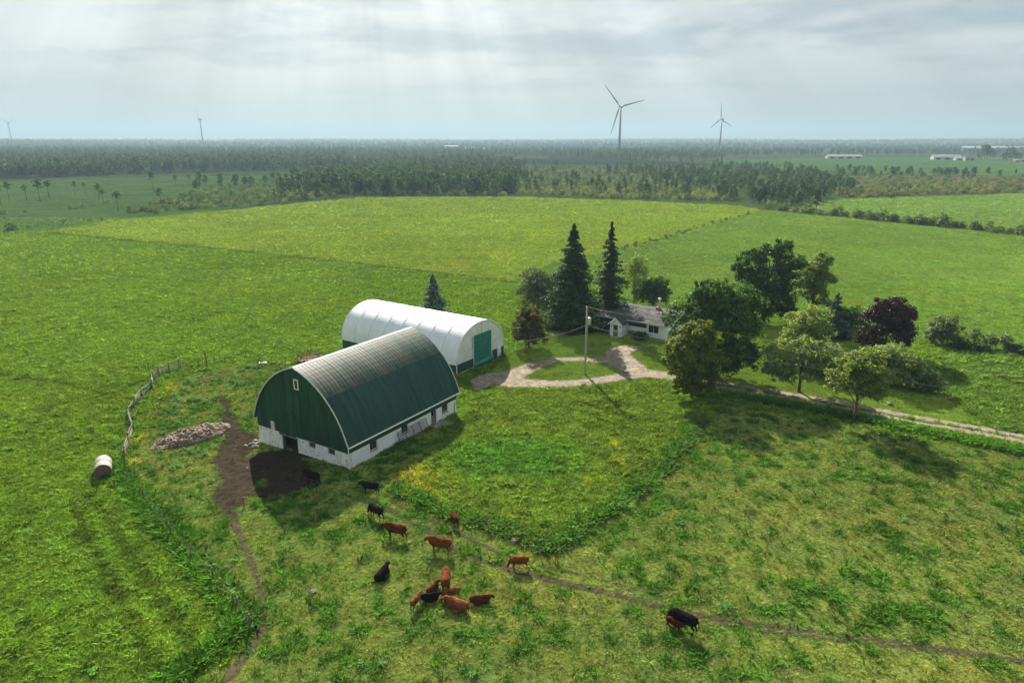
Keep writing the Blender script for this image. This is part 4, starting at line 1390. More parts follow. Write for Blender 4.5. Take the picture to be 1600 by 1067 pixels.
# ------------------------------------------------------------------ green gothic-roof barn
def build_barn():
    L, W = BARN_L, BARN_W
    e = empty('barn', (BARN[0], BARN[1], 0), BARN_A, 'dark green gothic-arched barn with whitewashed stone lower walls', 'barn')
    hw, ze, zr = W / 2 + .26, 2.62, 10.0
    a1, a2 = R(15), R(76)

    def arch(s):                       # s 0 = eave, 1 = ridge; distance from the middle, height
        ph = a2 + (a1 - a2) * s
        y = hw * (math.sin(ph) - math.sin(a1)) / (math.sin(a2) - math.sin(a1))
        z = ze + (zr - ze) * (math.cos(ph) - math.cos(a2)) / (math.cos(a1) - math.cos(a2))
        if s < .12:
            y += .10 * (1 - s / .12) ** 2
        return y, z
    S = [i / 60 for i in range(61)]
    AY = [arch(s) for s in S]

    def zarch(y):                      # roof height over wall coordinate y
        d = abs(y - W / 2)
        for (ya, za), (yb, zb) in zip(AY[:-1], AY[1:]):
            if yb <= d <= ya:
                return za + (zb - za) * (ya - d) / (ya - yb + 1e-9)
        return ze if d > AY[0][0] else zr

    front = lambda a, d, z: (d, a, z)
    back = lambda a, d, z: (L - d, a, z)
    side = lambda a, d, z: (a, d, z)
    far = lambda a, d, z: (a, W - d, z)
    door = (7.75, 10.3, -1.2, 1.62)
    w1, w2 = (4.95, 6.0, 1.05, 1.72), (2.02, 3.08, 1.0, 1.72)
    ob('front_wall', wall_mesh(0, W, -1.2, 1.95, [door, w1, w2], .45, front), M['whitewash'], e)
    win = [(3.1, 4.25, .78, 1.86), (8.2, 9.35, .82, 1.9), (15.6, 16.8, .75, 1.86)]
    sdoor = (13.5, 14.5, -.05, 1.96)
    ob('side_wall', wall_mesh(.455, L - .455, -1.2, 1.985, win + [sdoor], .45, side), M['whitewall'], e)
    ob('far_side_wall', wall_mesh(.455, L - .455, -1.2, 1.985, [], .45, far), M['whitewall'], e)
    ob('back_wall', wall_mesh(0, W, -1.2, 1.95, [], .45, back), M['whitewash'], e)
    # green boards between wall top and eave
    for nm, f in (('fascia_board', side), ('fascia_board', far)):
        obox(f, -.02, L + .02, -.04, .02, 1.78, 2.66).build(nm, M['green_siding'], e)
    # gable siding, sheet by sheet
    for f, w_ in ((front, 1), (back, 0)):
        n = 16
        for k in range(n):
            y0, y1 = W * k / n + .006, W * (k + 1) / n - .006
            ys = [y0, (2 * y0 + y1) / 3, (y0 + 2 * y1) / 3, y1]
            top = [zarch(y) - .05 for y in ys]
            zb = 1.80 if not (w_ and 7.6 < (y0 + y1) / 2 < 10.4) else 1.66
            mb = MB()
            d0, d1 = -.055 - .012 * (k % 2), .0
            vs = [f(y, d0, zb) for y in ys] + [f(y, d0, t) for y, t in zip(ys, top)] + [f(y, d1, zb) for y in ys] + [f(y, d1, t) for y, t in zip(ys, top)]
            fs = [(i, i + 1, i + 5, i + 4) for i in range(3)] + [(i + 8, i + 12, i + 13, i + 9) for i in range(3)] + [(i + 4, i + 5, i + 13, i + 12) for i in range(3)] + [(i, i + 8, i + 9, i + 1) for i in range(3)] + [(0, 4, 12, 8), (3, 11, 15, 7)]
            mb.add(vs, fs)
            if w_:
                for yr in (ys[0] + .05, ys[1] + .02, ys[2] + .02):
                    t = min(zarch(yr - .02), zarch(yr + .02)) - .07
                    obox(f, yr - .022, yr + .022, d0 - .028, d0 - .001, zb + .01, t, mb)
            mb.build('siding_sheet', M['green_siding'], e)
    # loft window, boarded patch, tall loft door
    lw = MB()
    for (y0, y1, z0, z1) in ((6.62, 6.72, 7.5, 8.65), (7.22, 7.32, 7.5, 8.65), (6.72, 7.22, 7.5, 7.6), (6.72, 7.22, 8.55, 8.65)):
        obox(front, y0, y1, -.17, -.10, z0, z1, lw)
    lwo = lw.build('loft_window', M['white'], e)
    obox(front, 6.725, 7.215, -.13, -.105, 7.605, 8.545).build('pane', M['glass'], lwo)
    obox(front, 11.22, 11.85, -.125, -.10, 1.86, 2.85).build('patch_panel', M['grey_trim'], e)
    ld = obox(front, 6.72, 7.62, -.13, -.10, 1.85, 6.85)
    for yr in (6.72, 7.58):
        obox(front, yr, yr + .05, -.16, -.131, 1.85, 6.85, ld)
    ld.build('loft_door', M['green_siding'], e)
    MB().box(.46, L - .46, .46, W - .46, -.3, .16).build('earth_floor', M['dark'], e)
    # doorway: posts, lintel, earth inside
    obox(front, 7.76, 7.93, .06, .3, -.6, 1.615).build('door_post', M['post'], e)
    obox(front, 10.12, 10.29, .06, .3, -.6, 1.615).build('door_post', M['oldwood'], e)
    obox(front, 7.6, 10.5, -.16, -.10, 1.55, 1.72).build('lintel', M['post'], e)
    for (y0, y1, z0, z1), m_ in ((w1, 'brownwood'), (w2, 'post')):
        window(e, front, y0, y1, z0, z1, M[m_], .09, 2, .16, False)
    for (x0, x1, z0, z1) in win:
        window(e, side, x0, x1, z0, z1, M['brownwood'], .1, 2, .14)
    d = MB()
    obox(side, 13.51, 13.63, .05, .2, -.05, 1.95, d)
    obox(side, 14.37, 14.49, .05, .2, -.05, 1.95, d)
    obox(side, 13.63, 14.37, .05, .2, 1.83, 1.95, d)
    sd = d.build('side_door', M['brownwood'], e)
    for k in range(4):
        obox(side, 13.64 + k * .182, 13.64 + k * .182 + .176, .1, .14, -.04, 1.02).build('plank', M['oldwood'], sd)
    obox(side, 13.64, 14.36, .135, .165, 1.03, 1.1).build('rail', M['oldwood'], sd)
    obox(side, 13.2, 15.4, -1.3, -.01, -.25, .07).build('door_step', M['concrete'], e)
    # roof sheets: two courses a side, ribbed
    n = 20
    x0, x1 = -.28, L + .28
    w = (x1 - x0) / n
    prof = [(0, .018), (.05, 0), (.44 * w, 0), (.44 * w + .05, .016), (.44 * w + .1, 0), (w - .05, 0), (w + .01, .018)]
    for sgn in (-1, 1):
        for course, (sa, sb, lift, m_) in enumerate(((0, .53, 0, 'green_roof'), (.515, 1.0, .02, 'faded_roof'))):
            mb = MB()
            ns = 8
            vs, fs = [], []
            for i in range(ns + 1):
                s = sa + (sb - sa) * i / ns
                y, z = arch(s)
                ph = a2 + (a1 - a2) * s
                ny, nz = math.sin(ph), math.cos(ph)
                for (px_, hgt) in prof:
                    q = hgt + lift
                    vs.append((px_, sgn * (y + ny * q), z + nz * q))
            m = len(prof)
            for i in range(ns):
                for j in range(m - 1):
                    fs.append((i * m + j, i * m + j + 1, (i + 1) * m + j + 1, (i + 1) * m + j))
            me = mb.add(vs, fs).mesh('roof_sheet')
            for k in range(n):
                o = ob('roof_sheet', me, M[m_], e, (x0 + k * w, W / 2, random.uniform(0, .012)))
    # ridge cap, barge trim, eave gutter, corner boards
    MB().add([(x0 - .02, W / 2 - .28, zr - .03), (x0 - .02, W / 2, zr + .085), (x0 - .02, W / 2 + .28, zr - .03), (x1 + .02, W / 2 - .28, zr - .03), (x1 + .02, W / 2, zr + .085), (x1 + .02, W / 2 + .28, zr - .03)],
             [(0, 1, 4, 3), (1, 2, 5, 4)]).build('ridge_cap', M['grey_trim'], e)
    for xx in (x0 - .03, x1 + .03):
        for sgn in (-1, 1):
            mb = MB()
            pts = [(xx, W / 2 + sgn * (arch(s / 14)[0] + .02), arch(s / 14)[1] - .03) for s in range(15)]
            mb.tube(pts, .075, 5)
            mb.build('barge_trim', M['grey_trim'], e)
    for yy in (W / 2 - hw - .14, W / 2 + hw + .14):
        MB().tube([(x0, yy, ze - .04), (x1, yy, ze - .04)], .085, 6).build('eave_gutter', M['white'], e)
    MB().tube([(-.08, -.10, -.4), (-.08, -.10, ze - .06)], .06, 6).build('downspout', M['white'], e)
    MB().tube([(L - .5, -.09, -.4), (L - .5, -.09, 1.0), (L - .3, -.09, 1.3)], .045, 6).build('drain_pipe', M['post'], e)

    # steel gate leaning on the long wall
    def W3(x, y, z=0):
        c, s = math.cos(BARN_A), math.sin(BARN_A)
        return (BARN[0] + x * c - y * s, BARN[1] + x * s + y * c, z)
    g = empty('steel_gate', W3(7.3, -.62, .12), BARN_A, 'long tubular steel gate leaning against the barn side wall', 'gate')
    zf = lambda h: (h * .36, h)                 # leaning back towards the wall
    for k in range(6):
        h = .12 + k * .23
        y, z = zf(h)
        MB().tube([(0, y, z), (5.0, y, z)], .036, 6).build('bar', M['gate'], g)
    for xx in (0, 1.25, 2.5, 3.75, 5.0):
        ya, za = zf(.1)
        yb, zb = zf(1.29)
        MB().tube([(xx, ya + .004, za), (xx, yb + .004, zb)], .04, 6).build('upright', M['gate'], g)
    for i, (x, y, s) in enumerate([(-1.2, 13.6, .34), (-.6, 14.1, .28), (-.9, 14.6, .3), (-1.5, 14.9, .22), (-.2, 14.8, .3)]):
        p = W3(x, y)
        rock('stone_block', p[0], p[1], s, 'pale stone block by the left corner of the barn, ' + ['nearest the doorway', 'second from the doorway', 'in the middle', 'outermost', 'touching the wall'][i], 90 + i, 'loose stones at the barn corner', 'stone_white')


def rock(name, x, y, s, label, seed, group=None, m='stone'):
    rng = random.Random(seed)
    bm = bmesh.new()
    bmesh.ops.create_icosphere(bm, subdivisions=2, radius=s)
    off = [rng.uniform(0, 9) for _ in range(3)]
    for v in bm.verts:
        from mathutils import noise as mn
        k = 1 + .35 * mn.noise(v.co / s * 1.1 + Vector(off))
        v.co = Vector((v.co.x * k * 1.15, v.co.y * k * .9, v.co.z * k * .62))
    me = bpy.data.meshes.new(name)
    bm.to_mesh(me)
    bm.free()
    o = ob(name, me, M[m], None, (x, y, zat(x, y) + s * .3), (0, 0, rng.uniform(0, 6)))
    return tag(o, label, 'stone', group)


M['stone_white'] = surf_mat('whitewashed_block', (.15, .145, .13), (.25, .24, .225), 2, .95, .03)
build_barn()


# ------------------------------------------------------------------ white fabric shed
def build_shed():
    Wd, Ln = 12.0, 24.0
    e = empty('fabric_shed', (SHED[0], SHED[1], 0), SHED_A, 'long white fabric-covered arched shed behind the green barn', 'shed')
    zp, za = 1.6, 6.85

    def arch(t):                                  # 0..1 from left foot over the top
        a = math.pi * t
        c, s = math.cos(a), math.sin(a)
        k = 2 / 2.15
        return Wd / 2 - (Wd / 2 + .05) * math.copysign(abs(c) ** k, c), zp - .12 + (za - zp + .12) * abs(s) ** k
    P_ = [arch(i / 80) for i in range(81)]

    def zt(x):
        x = min(max(x, 0.0), Wd)
        for (xa, z0), (xb, z1) in zip(P_[:-1], P_[1:]):
            if xa <= x <= xb:
                return z0 + (z1 - z0) * (x - xa) / (xb - xa + 1e-9)
        return zp
    bays = 8
    bl = Ln / bays
    ns, nc = 26, 6
    vs, fs = [], []
    for i in range(ns + 1):
        x, z = arch(i / ns)
        cx, cz = x - Wd / 2, z - 2.2
        l = math.hypot(cx, cz)
        for j in range(nc + 1):
            u = j / nc
            sag = -.035 * math.sin(math.pi * u) ** .8
            vs.append((x + cx / l * sag, u * bl, z + cz / l * sag))
    m = nc + 1
    for i in range(ns):
        for j in range(nc):
            fs.append((i * m + j, i * m + j + 1, (i + 1) * m + j + 1, (i + 1) * m + j))
    me = MB().add(vs, fs).mesh('cover_bay')
    for k in range(bays):
        o = ob('cover_bay', me, M['pvc'], e, (0, k * bl, 0), smooth=True)
    rib = MB().tube([(arch(i / 26)[0], 0, arch(i / 26)[1] + .0) for i in range(27)], .035, 5).mesh('cover_rib')
    for k in range(bays + 1):
        ob('cover_rib', rib, M['grey_trim'], e, (0, k * bl, 0), smooth=True)
    # pony walls of green boards
    for xx, nm in ((0.0, 1), (Wd - .12, 0)):
        for k in range(10):
            MB().box(xx, xx + .12, k * 2.4 + .005, k * 2.4 + 2.395, -.4, zp - .16).build('wall_board', M['pony'], e)
    for xx in (-.03, Wd + .03):
        MB().box(xx - .03, xx + .03, -.02, Ln + .02, zp - .15, zp - .05).build('cover_rail', M['white'], e)
    f = lambda a, d, z: (a, d, z)

    def end_piece(name, x0, x1, z0, d0, mat, n=8, z1=None):
        xs = [x0 + (x1 - x0) * i / n for i in range(n + 1)]
        tp = [max(z0 + .02, (zt(x) - .06) if z1 is None else z1) for x in xs]
        v = [(x, d0, z0) for x in xs] + [(x, d0, t) for x, t in zip(xs, tp)] + [(x, d0 + .05, z0) for x in xs] + [(x, d0 + .05, t) for x, t in zip(xs, tp)]
        q = n + 1
        fc = [(i, i + 1, q + i + 1, q + i) for i in range(n)] + [(2 * q + i, 3 * q + i, 3 * q + i + 1, 2 * q + i + 1) for i in range(n)] + [(q + i, q + i + 1, 3 * q + i + 1, 3 * q + i) for i in range(n)]
        fc += [(i, 2 * q + i, 2 * q + i + 1, i + 1) for i in range(n)] + [(0, q, 3 * q, 2 * q), (n, 2 * q + n, 3 * q + n, q + n)]
        return MB().add(v, fc).build(name, mat, e)
    end_piece('end_fabric', 0.02, 4.0, 1.5, .05, M['pvc_end'], 14)
    end_piece('end_fabric', 4.0, 8.45, 4.85, .05, M['pvc_end'], 10)
    end_piece('end_fabric', 8.45, 11.98, 1.5, .05, M['pvc_end'], 14)
    MB().box(8.45, 8.76, .05, .1, -.3, 1.495).build('end_panel', M['pvc_end'], e)
    MB().box(10.2, 10.3, .05, .1, -.3, 1.495).build('end_panel', M['pvc_end'], e)
    for k in range(4):
        MB().box(.02 + k * .99, .02 + k * .99 + .985, .06, .12, -.4, 1.49).build('end_board', M['pony'], e)
    MB().box(8.77, 10.19, .06, .12, -.3, 1.49).build('end_board', M['pony'], e)
    MB().box(11.2, 11.98, .06, .12, -.3, 1.49).build('end_board', M['pony'], e)
    dm = MB().box(10.31, 11.19, .0, .045, .0, 2.35).build('side_entry_door', M['white'], e)
    MB().tube([(11.1, -.04, 1.1), (11.1, -.04, 1.22)], .03, 6).build('handle', M['galv'], dm)
    # big teal roll-up door
    vs, fs = [], []
    nz = 24
    for i in range(nz + 1):
        z = .75 + (4.95 - .75) * i / nz
        dy = -.03 + .025 * math.sin(i * 1.7) - .02
        vs += [(3.95, dy, z), (8.5, dy, z)]
    fs = [(2 * i, 2 * i + 1, 2 * i + 3, 2 * i + 2) for i in range(nz)]
    dr = MB().add(vs, fs).build('roll_up_door', M['teal_door'], e, smooth=True)
    MB().tube([(3.9, -.18, .52), (6.2, -.20, .50), (8.55, -.18, .52)], .36, 14).build('rolled_curtain', M['teal_roll'], dr, smooth=True)
    for xx in (3.9, 8.56):
        MB().tube([(xx, -.12, -.2), (xx, -.12, 5.0)], .05, 6).build('door_track', M['white'], e)
    MB().tube([(0, 0, -.3), (0, 0, zp - .1)], .07, 6).build('corner_post', M['white'], e)
    MB().tube([(Wd, 0, -.3), (Wd, 0, zp - .1)], .07, 6).build('corner_post', M['white'], e)
    MB().tube([(.05, -.02, .06), (3.9, -.02, .12)], .05, 6).build('base_pipe', M['white'], e)
    MB().tube([(arch(i / 26)[0], -.03, arch(i / 26)[1] - .12) for i in range(1, 26)], .06, 6).build('end_arch', M['white'], e)
    MB().tube([(6.2, .02, 4.9), (6.2, .02, 6.7)], .05, 6).build('end_strut', M['grey_trim'], e)
    for z_, xa, xb in ((3.2, .7, 3.9), (3.2, 8.6, 11.3)):
        MB().tube([(xa, .03, z_), (xb, .03, z_)], .035, 6).build('end_strut', M['grey_trim'], e)
    # far end closed
    end = end_piece('end_fabric', 0.02, 11.98, -.3, Ln - .1, M['pvc_end'], 30)
    # odds and ends at its near corner
    p = G(709, 592)
    q = empty('scrap_pile', (p[0], p[1], 0), .6, 'dark heap of old boards at the near corner of the fabric shed', 'scrap')
    for k in range(5):
        MB().box(-.7, .7, -.08, .08, 0, .06).build('board', M['post'], q, (random.uniform(-.2, .2), random.uniform(-.3, .3), .03 + .09 * k), (random.uniform(-.1, .1), random.uniform(-.15, .15), random.uniform(-.6, 1.2)))
    MB().tube([(0, 0, 0), (0, 0, .75)], .22, 10).build('drum', M['rust'], q, (.3, .5, 0))


build_shed()


# ------------------------------------------------------------------ bungalow
def build_house():
    e = empty('house', (HOUSE[0], HOUSE[1], 0), HOUSE_A, 'low white bungalow with dark shingled roof among the trees', 'house')
    L, D = 12.6, 10.2
    fr = lambda a, d, z: (a, d, z)
    wins = [(9.3, 11.5, .62, 2.3)]
    ob('front_wall', wall_mesh(0, L, -.6, 2.62, [wins[0]], .2, fr), M['whitewall'], e)
    ob('back_wall', wall_mesh(0, L, -.6, 2.62, [], .2, lambda a, d, z: (a, D - d, z)), M['whitewall'], e)
    for xx, nm in ((0, 1), (L - .2, 0)):
        MB().add([(xx, .205, -.6), (xx, D - .205, -.6), (xx, D - .205, 2.6), (xx, 7.2, 3.2), (xx, .205, 2.6), (xx + .2, .205, -.6), (xx + .2, D - .205, -.6), (xx + .2, D - .205, 2.6), (xx + .2, 7.2, 3.2), (xx + .2, .205, 2.6)],
                 [(0, 1, 2, 3, 4), (5, 9, 8, 7, 6), (0, 5, 6, 1), (1, 6, 7, 2), (2, 7, 8, 3), (3, 8, 9, 4), (4, 9, 5, 0)]).build('end_wall', M['whitewall'], e)
    window(e, fr, *wins[0], M['white'], .2, 2, .05)
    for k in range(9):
        obox(fr, .02 + k * 1.02, min(.02 + k * 1.02 + 1.014, 9.1), -.05, -.005, 1.5, 2.6).build('upper_band', M['dark_shingle'], e)  # dark panels across the upper front wall, below the eave
    x0, x1 = -.45, L + .45
    yr = 7.2

    def slab(name, ya, za, yb, zb, m):
        mb = MB()
        t = .14
        return mb.add([(x0, ya, za), (x1, ya, za), (x1, yb, zb), (x0, yb, zb), (x0, ya, za + t), (x1, ya, za + t), (x1, yb, zb + t), (x0, yb, zb + t)],
                      [(0, 3, 2, 1), (4, 5, 6, 7), (0, 1, 5, 4), (1, 2, 6, 5), (2, 3, 7, 6), (3, 0, 4, 7)]).build(name, m, e)
    rf = slab('roof', -.75, 2.52, yr, 3.25, M['shingle'])
    slab('back_roof', yr + .004, 3.25, D + .6, 2.55, M['shingle'])
    for k in range(15):                                      # shingle courses, lapped
        ya = -.74 + k * .53
        za = 2.66 + (ya + .75) / (yr + .75) * .73
        MB().add([(x0 + .01, ya, za + .028), (x1 - .01, ya, za + .028), (x1 - .01, ya + .56, za + .055), (x0 + .01, ya + .56, za + .055), (x0 + .01, ya, za + .002), (x1 - .01, ya, za + .002)],
                 [(0, 1, 2, 3), (0, 4, 5, 1)]).build('shingle_course', M['shingle'], rf)
    MB().box(x0 - .02, x1 + .02, -.80, -.756, 2.48, 2.66).build('fascia', M['grey_trim'], e)
    MB().add([(x0 - .05, -.78, 2.50), (x0 - .05, yr, 3.23), (x0 - .05, yr, 3.42), (x0 - .05, -.78, 2.69), (x0 - .01, -.78, 2.50), (x0 - .01, yr, 3.23), (x0 - .01, yr, 3.42), (x0 - .01, -.78, 2.69)],
             [(0, 1, 2, 3), (4, 7, 6, 5), (0, 4, 5, 1), (3, 2, 6, 7), (0, 3, 7, 4), (1, 5, 6, 2)]).build('rake_board', M['grey_trim'], e)
    c = MB().box(8.1, 8.9, 6.3, 7.0, 3.0, 3.85).build('chimney', M['brick'], e)
    MB().tube([(8.6, 6.65, 3.85), (8.6, 6.65, 5.3)], .2, 10).build('flue_pipe', M['galv'], c)
    MB().tube([(8.6, 6.65, 5.3), (8.6, 6.65, 5.42), (8.6, 6.65, 5.6)], [.3, .3, .08], 10).build('flue_cap', M['white'], c)
    # entry porch
    p = empty_child = MB()
    px0, px1, py0 = 3.55, 5.75, -2.9
    apex = 3.25
    xm = (px0 + px1) / 2
    fw = lambda a, d, z: (a, py0 + d, z)
    pw = ob('porch', wall_mesh(px0, px1, -.5, 2.25, [(4.15, 5.05, -.1, 2.05)], .12, fw), M['white'], e)
    MB().add([(px0, py0, 2.255), (px1, py0, 2.255), (xm, py0, apex - .06), (px0, py0 + .12, 2.255), (px1, py0 + .12, 2.255), (xm, py0 + .12, apex - .06)],
             [(0, 1, 2), (3, 5, 4), (0, 3, 4, 1), (1, 4, 5, 2), (2, 5, 3, 0)]).build('gable', M['white'], pw)
    MB().box(px0, px0 + .12, py0 + .125, -.005, -.5, 2.25).build('side_wall', M['white'], pw)
    MB().box(px1 - .12, px1, py0 + .125, -.005, -.5, 2.25).build('side_wall', M['white'], pw)
    for s in (-1, 1):
        xe = xm + s * (px1 - xm + .28)
        ze = 2.25 - .22
        MB().add([(xm, py0 - .25, apex), (xe, py0 - .25, ze), (xe, .1, ze), (xm, .1, apex), (xm, py0 - .25, apex + .09), (xe, py0 - .25, ze + .09), (xe, .1, ze + .09), (xm, .1, apex + .09)],
                 [(0, 1, 2, 3), (4, 7, 6, 5), (0, 4, 5, 1), (1, 5, 6, 2), (2, 6, 7, 3), (0, 3, 7, 4)]).build('porch_roof', M['dark_shingle'], pw)
        MB().tube([(xm, py0 - .28, apex + .02), (xe, py0 - .28, ze + .02)], .06, 5).build('barge_board', M['white'], pw)
        MB().box(xm + s * .78 - .06, xm + s * .78 + .06, py0 - .12, py0 - .005, 1.62, 1.88).build('wall_lamp', M['dark'], pw)
    d = MB().box(4.16, 5.04, py0 + .03, py0 + .08, -.09, 2.04).build('door', M['brownwood'], pw)
    MB().box(4.32, 4.88, py0 + .015, py0 + .028, 1.1, 1.9).build('door_pane', M['glass'], d)
    MB().box(4.26, 4.94, py0 + .02, py0 + .029, .98, 1.09).build('door_rail', M['white'], d)
    MB().box(3.8, 5.4, py0 - 1.0, py0 - .01, -.3, .0).build('step', M['concrete'], pw)
    MB().tube([(3.7, py0 - .95, -.2), (3.7, py0 - .95, .9), (3.7, py0 - .1, .95)], .03, 6).build('handrail', M['galv'], pw)
    MB().tube([(5.5, py0 - .95, -.2), (5.5, py0 - .95, .9), (5.5, py0 - .1, .95)], .03, 6).build('handrail', M['galv'], pw)
    # ramp-like wooden rail and propane bench by the wall
    MB().box(6.0, 8.3, -.75, -.25, -.1, .75).build('wall_bench', M['oldwood'], e)


build_house()


# ------------------------------------------------------------------ pole and wires
def sagwire(name, a, b, sag, r, label, n=14):
    pts = [(a[0] + (b[0] - a[0]) * k / n, a[1] + (b[1] - a[1]) * k / n, a[2] + (b[2] - a[2]) * k / n - sag * 4 * (k / n) * (1 - k / n)) for k in range(n + 1)]
    return tag(MB().tube(pts, r, 5).build(name, M['wire'], None, smooth=True), label, 'wire')


def build_pole():
    b = G(914, 585)
    e = empty('utility_pole', (b[0], b[1], zat(*b)), 0, 'tall wooden utility pole with a grey transformer on the grass island', 'utility pole')
    MB().tube([(0, 0, -.5), (0, 0, 5), (0, 0, 10)], [.17, .145, .115], 10).build('pole', M['pole'], e, smooth=True)
    t = MB().tube([(.38, -.1, 7.5), (.38, -.1, 7.55), (.38, -.1, 8.45), (.38, -.1, 8.55)], [.24, .27, .27, .2], 12).build('transformer', M['galv'], e, smooth=True)
    MB().tube([(.38, -.1, 8.55), (.38, -.1, 8.85)], .05, 6).build('bushing', M['pole'], t)
    MB().box(.1, .3, -.16, -.04, 7.8, 8.3).build('bracket', M['galv'], t)
    MB().tube([(-.08, 0, 9.9), (-.08, 0, 10.2)], .07, 8).build('insulator', M['white'], e)
    MB().box(.1, .3, -.12, .08, 1.6, 2.05).build('meter_box', M['galv'], e)
    MB().tube([(.16, -.02, 2.05), (.15, -.02, 7.4)], .03, 6).build('conduit', M['galv'], e)
    top = (b[0], b[1], 10.0)
    c, s = math.cos(HOUSE_A), math.sin(HOUSE_A)
    H3 = lambda x, y, z: (HOUSE[0] + x * c - y * s, HOUSE[1] + x * s + y * c, z)
    far1 = (74.0, 58.0, 9.6)
    far2 = (74.0, 58.0, 7.4)
    sagwire('power_line', (top[0], top[1], 10.1), far1, 1.2, .035, 'upper overhead line running right from the pole above the lane')
    sagwire('power_line', (top[0], top[1], 7.3), far2, 1.3, .03, 'lower overhead line running right from the pole above the lane')
    sagwire('service_wire', (top[0], top[1], 9.9), H3(.9, -.1, 2.5), .25, .022, 'service wire from the pole top to the left corner of the house')
    sagwire('service_wire', (top[0] + .2, top[1], 7.4), H3(3.5, -2.6, 2.3), .5, .022, 'lower service wire sagging from the pole to the porch')
    cs, ss = math.cos(SHED_A), math.sin(SHED_A)
    sagwire('shed_wire', (top[0], top[1], 7.4), (SHED[0] + 11.6 * cs, SHED[1] + 11.6 * ss, 2.2), .7, .022, 'wire running left from the pole to the fabric shed')


build_pole()


# ------------------------------------------------------------------ fences, bales, manure heap
def build_fences():
    nodes = [(195, 717), (201, 694), (209, 674), (201, 650), (211, 636), (222, 619), (238, 607), (239, 595), (248, 588), (264, 581), (280, 576)]
    P_ = GP(nodes)
    e = empty('rail_fence', (P_[0][0], P_[0][1], 0), 0, 'crooked grey split-rail fence beside the manure heap', 'fence')
    rg = random.Random(4)
    o = P_[0]
    for i, (a, b) in enumerate(zip(P_[:-1], P_[1:])):
        open_ = i > 7
        for k in range(4):
            z = (.25 + .3 * k) if open_ else (.22 + .27 * k)
            j = lambda: rg.uniform(-.07, .07)
            dx, dy = (b[0] - a[0]), (b[1] - a[1])
            l = math.hypot(dx, dy)
            ex = .25 / l
            r = rg.uniform(.045, .07)
            MB().tube([(a[0] - o[0] - dx * ex + j(), a[1] - o[1] - dy * ex + j(), z + j()), ((a[0] + b[0]) / 2 - o[0] + j(), (a[1] + b[1]) / 2 - o[1] + j(), z + j()), (b[0] - o[0] + dx * ex + j(), b[1] - o[1] + dy * ex + j(), z + j())], [r, r * 1.05, r * .85], 6).build('rail', M['oldwood'], e)
    for i, p in enumerate(P_):
        MB().tube([(p[0] - o[0], p[1] - o[1], -.3), (p[0] - o[0] + rg.uniform(-.08, .08), p[1] - o[1] + rg.uniform(-.08, .08), 1.35 + rg.uniform(-.1, .2))], [.085, .07], 6).build('post', M['post'] if i % 2 else M['oldwood'], e)

    def wire_fence(label, pts, h, wires, r=.05, mat='post'):
        Q = GP(pts)
        f = empty('wire_fence', (Q[0][0], Q[0][1], 0), 0, label, 'fence')
        q0 = Q[0]
        for p in Q:
            z = zat(*p)
            MB().tube([(p[0] - q0[0], p[1] - q0[1], z - .3), (p[0] - q0[0] + rg.uniform(-.06, .06), p[1] - q0[1], z + h * rg.uniform(.88, 1.1))], [r * 1.1, r], 6).build('post', M[mat], f)
        for w in wires:
            MB().tube([(p[0] - q0[0], p[1] - q0[1], zat(*p) + w) for p in Q], .005, 4).build('wire', M['post'], f)
    wire_fence('wire fence with thin posts crossing behind the barn paddock', [(283, 578), (310, 574), (336, 571), (352, 567), (367, 563), (384, 560), (404, 575), (425, 573), (447, 570), (470, 566)], 1.25, (.5, .9, 1.15))
    wire_fence('wire fence along the weedy left edge of the near pasture', [(226, 783), (268, 838), (300, 873), (333, 908), (365, 946), (392, 982)], 1.25, (.45, .8, 1.1), .06)
    wire_fence('wire fence round the long-grass corner of the near pasture', [(1092, 662), (1035, 736), (960, 794), (849, 858), (760, 824), (690, 800), (622, 765)], 1.3, (.6, 1.1), .06)
    wire_fence('far wire fence between the left pasture and hay field', [(75, 364), (130, 369), (190, 375), (222, 378), (302, 387), (327, 390), (396, 396), (440, 400), (492, 407), (560, 413), (640, 421), (720, 431), (790, 441)], 1.3, (.7, 1.2), .08)
    p = G(324, 577)
    b = empty('dead_snag', (p[0], p[1], 0), 0, 'dead forked trunk standing at the paddock fence', 'snag')
    MB().tube([(0, 0, -.3), (.03, 0, 1.2), (-.08, 0, 2.4), (-.1, 0, 3.0)], [.16, .13, .1, .04], 7).build('trunk', M['post'], b)
    MB().tube([(-.05, 0, 2.1), (-.45, .1, 2.9), (-.7, .1, 3.3)], [.07, .045, .015], 5).build('branch', M['post'], b)
    MB().tube([(-.06, 0, 2.4), (.2, .1, 2.9)], [.05, .02], 5).build('branch', M['post'], b)
    where = ['at the far left edge of the left pasture', 'second from the left in the left pasture', 'third from the left in the left pasture', 'outside the rail fence corner', 'in the near pasture left of the cattle', 'at the lower end of the cow path', 'in the left pasture above the barn', 'in the pasture above the white shed', 'behind the right part of the white shed', 'between the shed and the willow bush']
    for i, (q, h) in enumerate([((10, 504), 1.4), ((68, 513), 1.0), ((119, 530), 1.1), ((232, 578), 1.2), ((381, 792), 1.0), ((390, 985), 1.1), ((415, 477), 1.1), ((610, 468), 1.2), ((722, 478), 1.2), ((757, 465), 1.2)]):
        x, y = G(*q)
        o2 = empty('fence_post', (x, y, zat(x, y)), 0, 'weathered lone fence post ' + where[i], 'post', 'lone fence posts')
        MB().tube([(0, 0, -.3), (.04, 0, h)], [.075, .06], 6).build('stake', M['post'], o2)
        MB().tube([(-.05, .07, h * .8), (.09, .07, h * .82)], .015, 4).build('staple', M['galv'], o2)


build_fences()


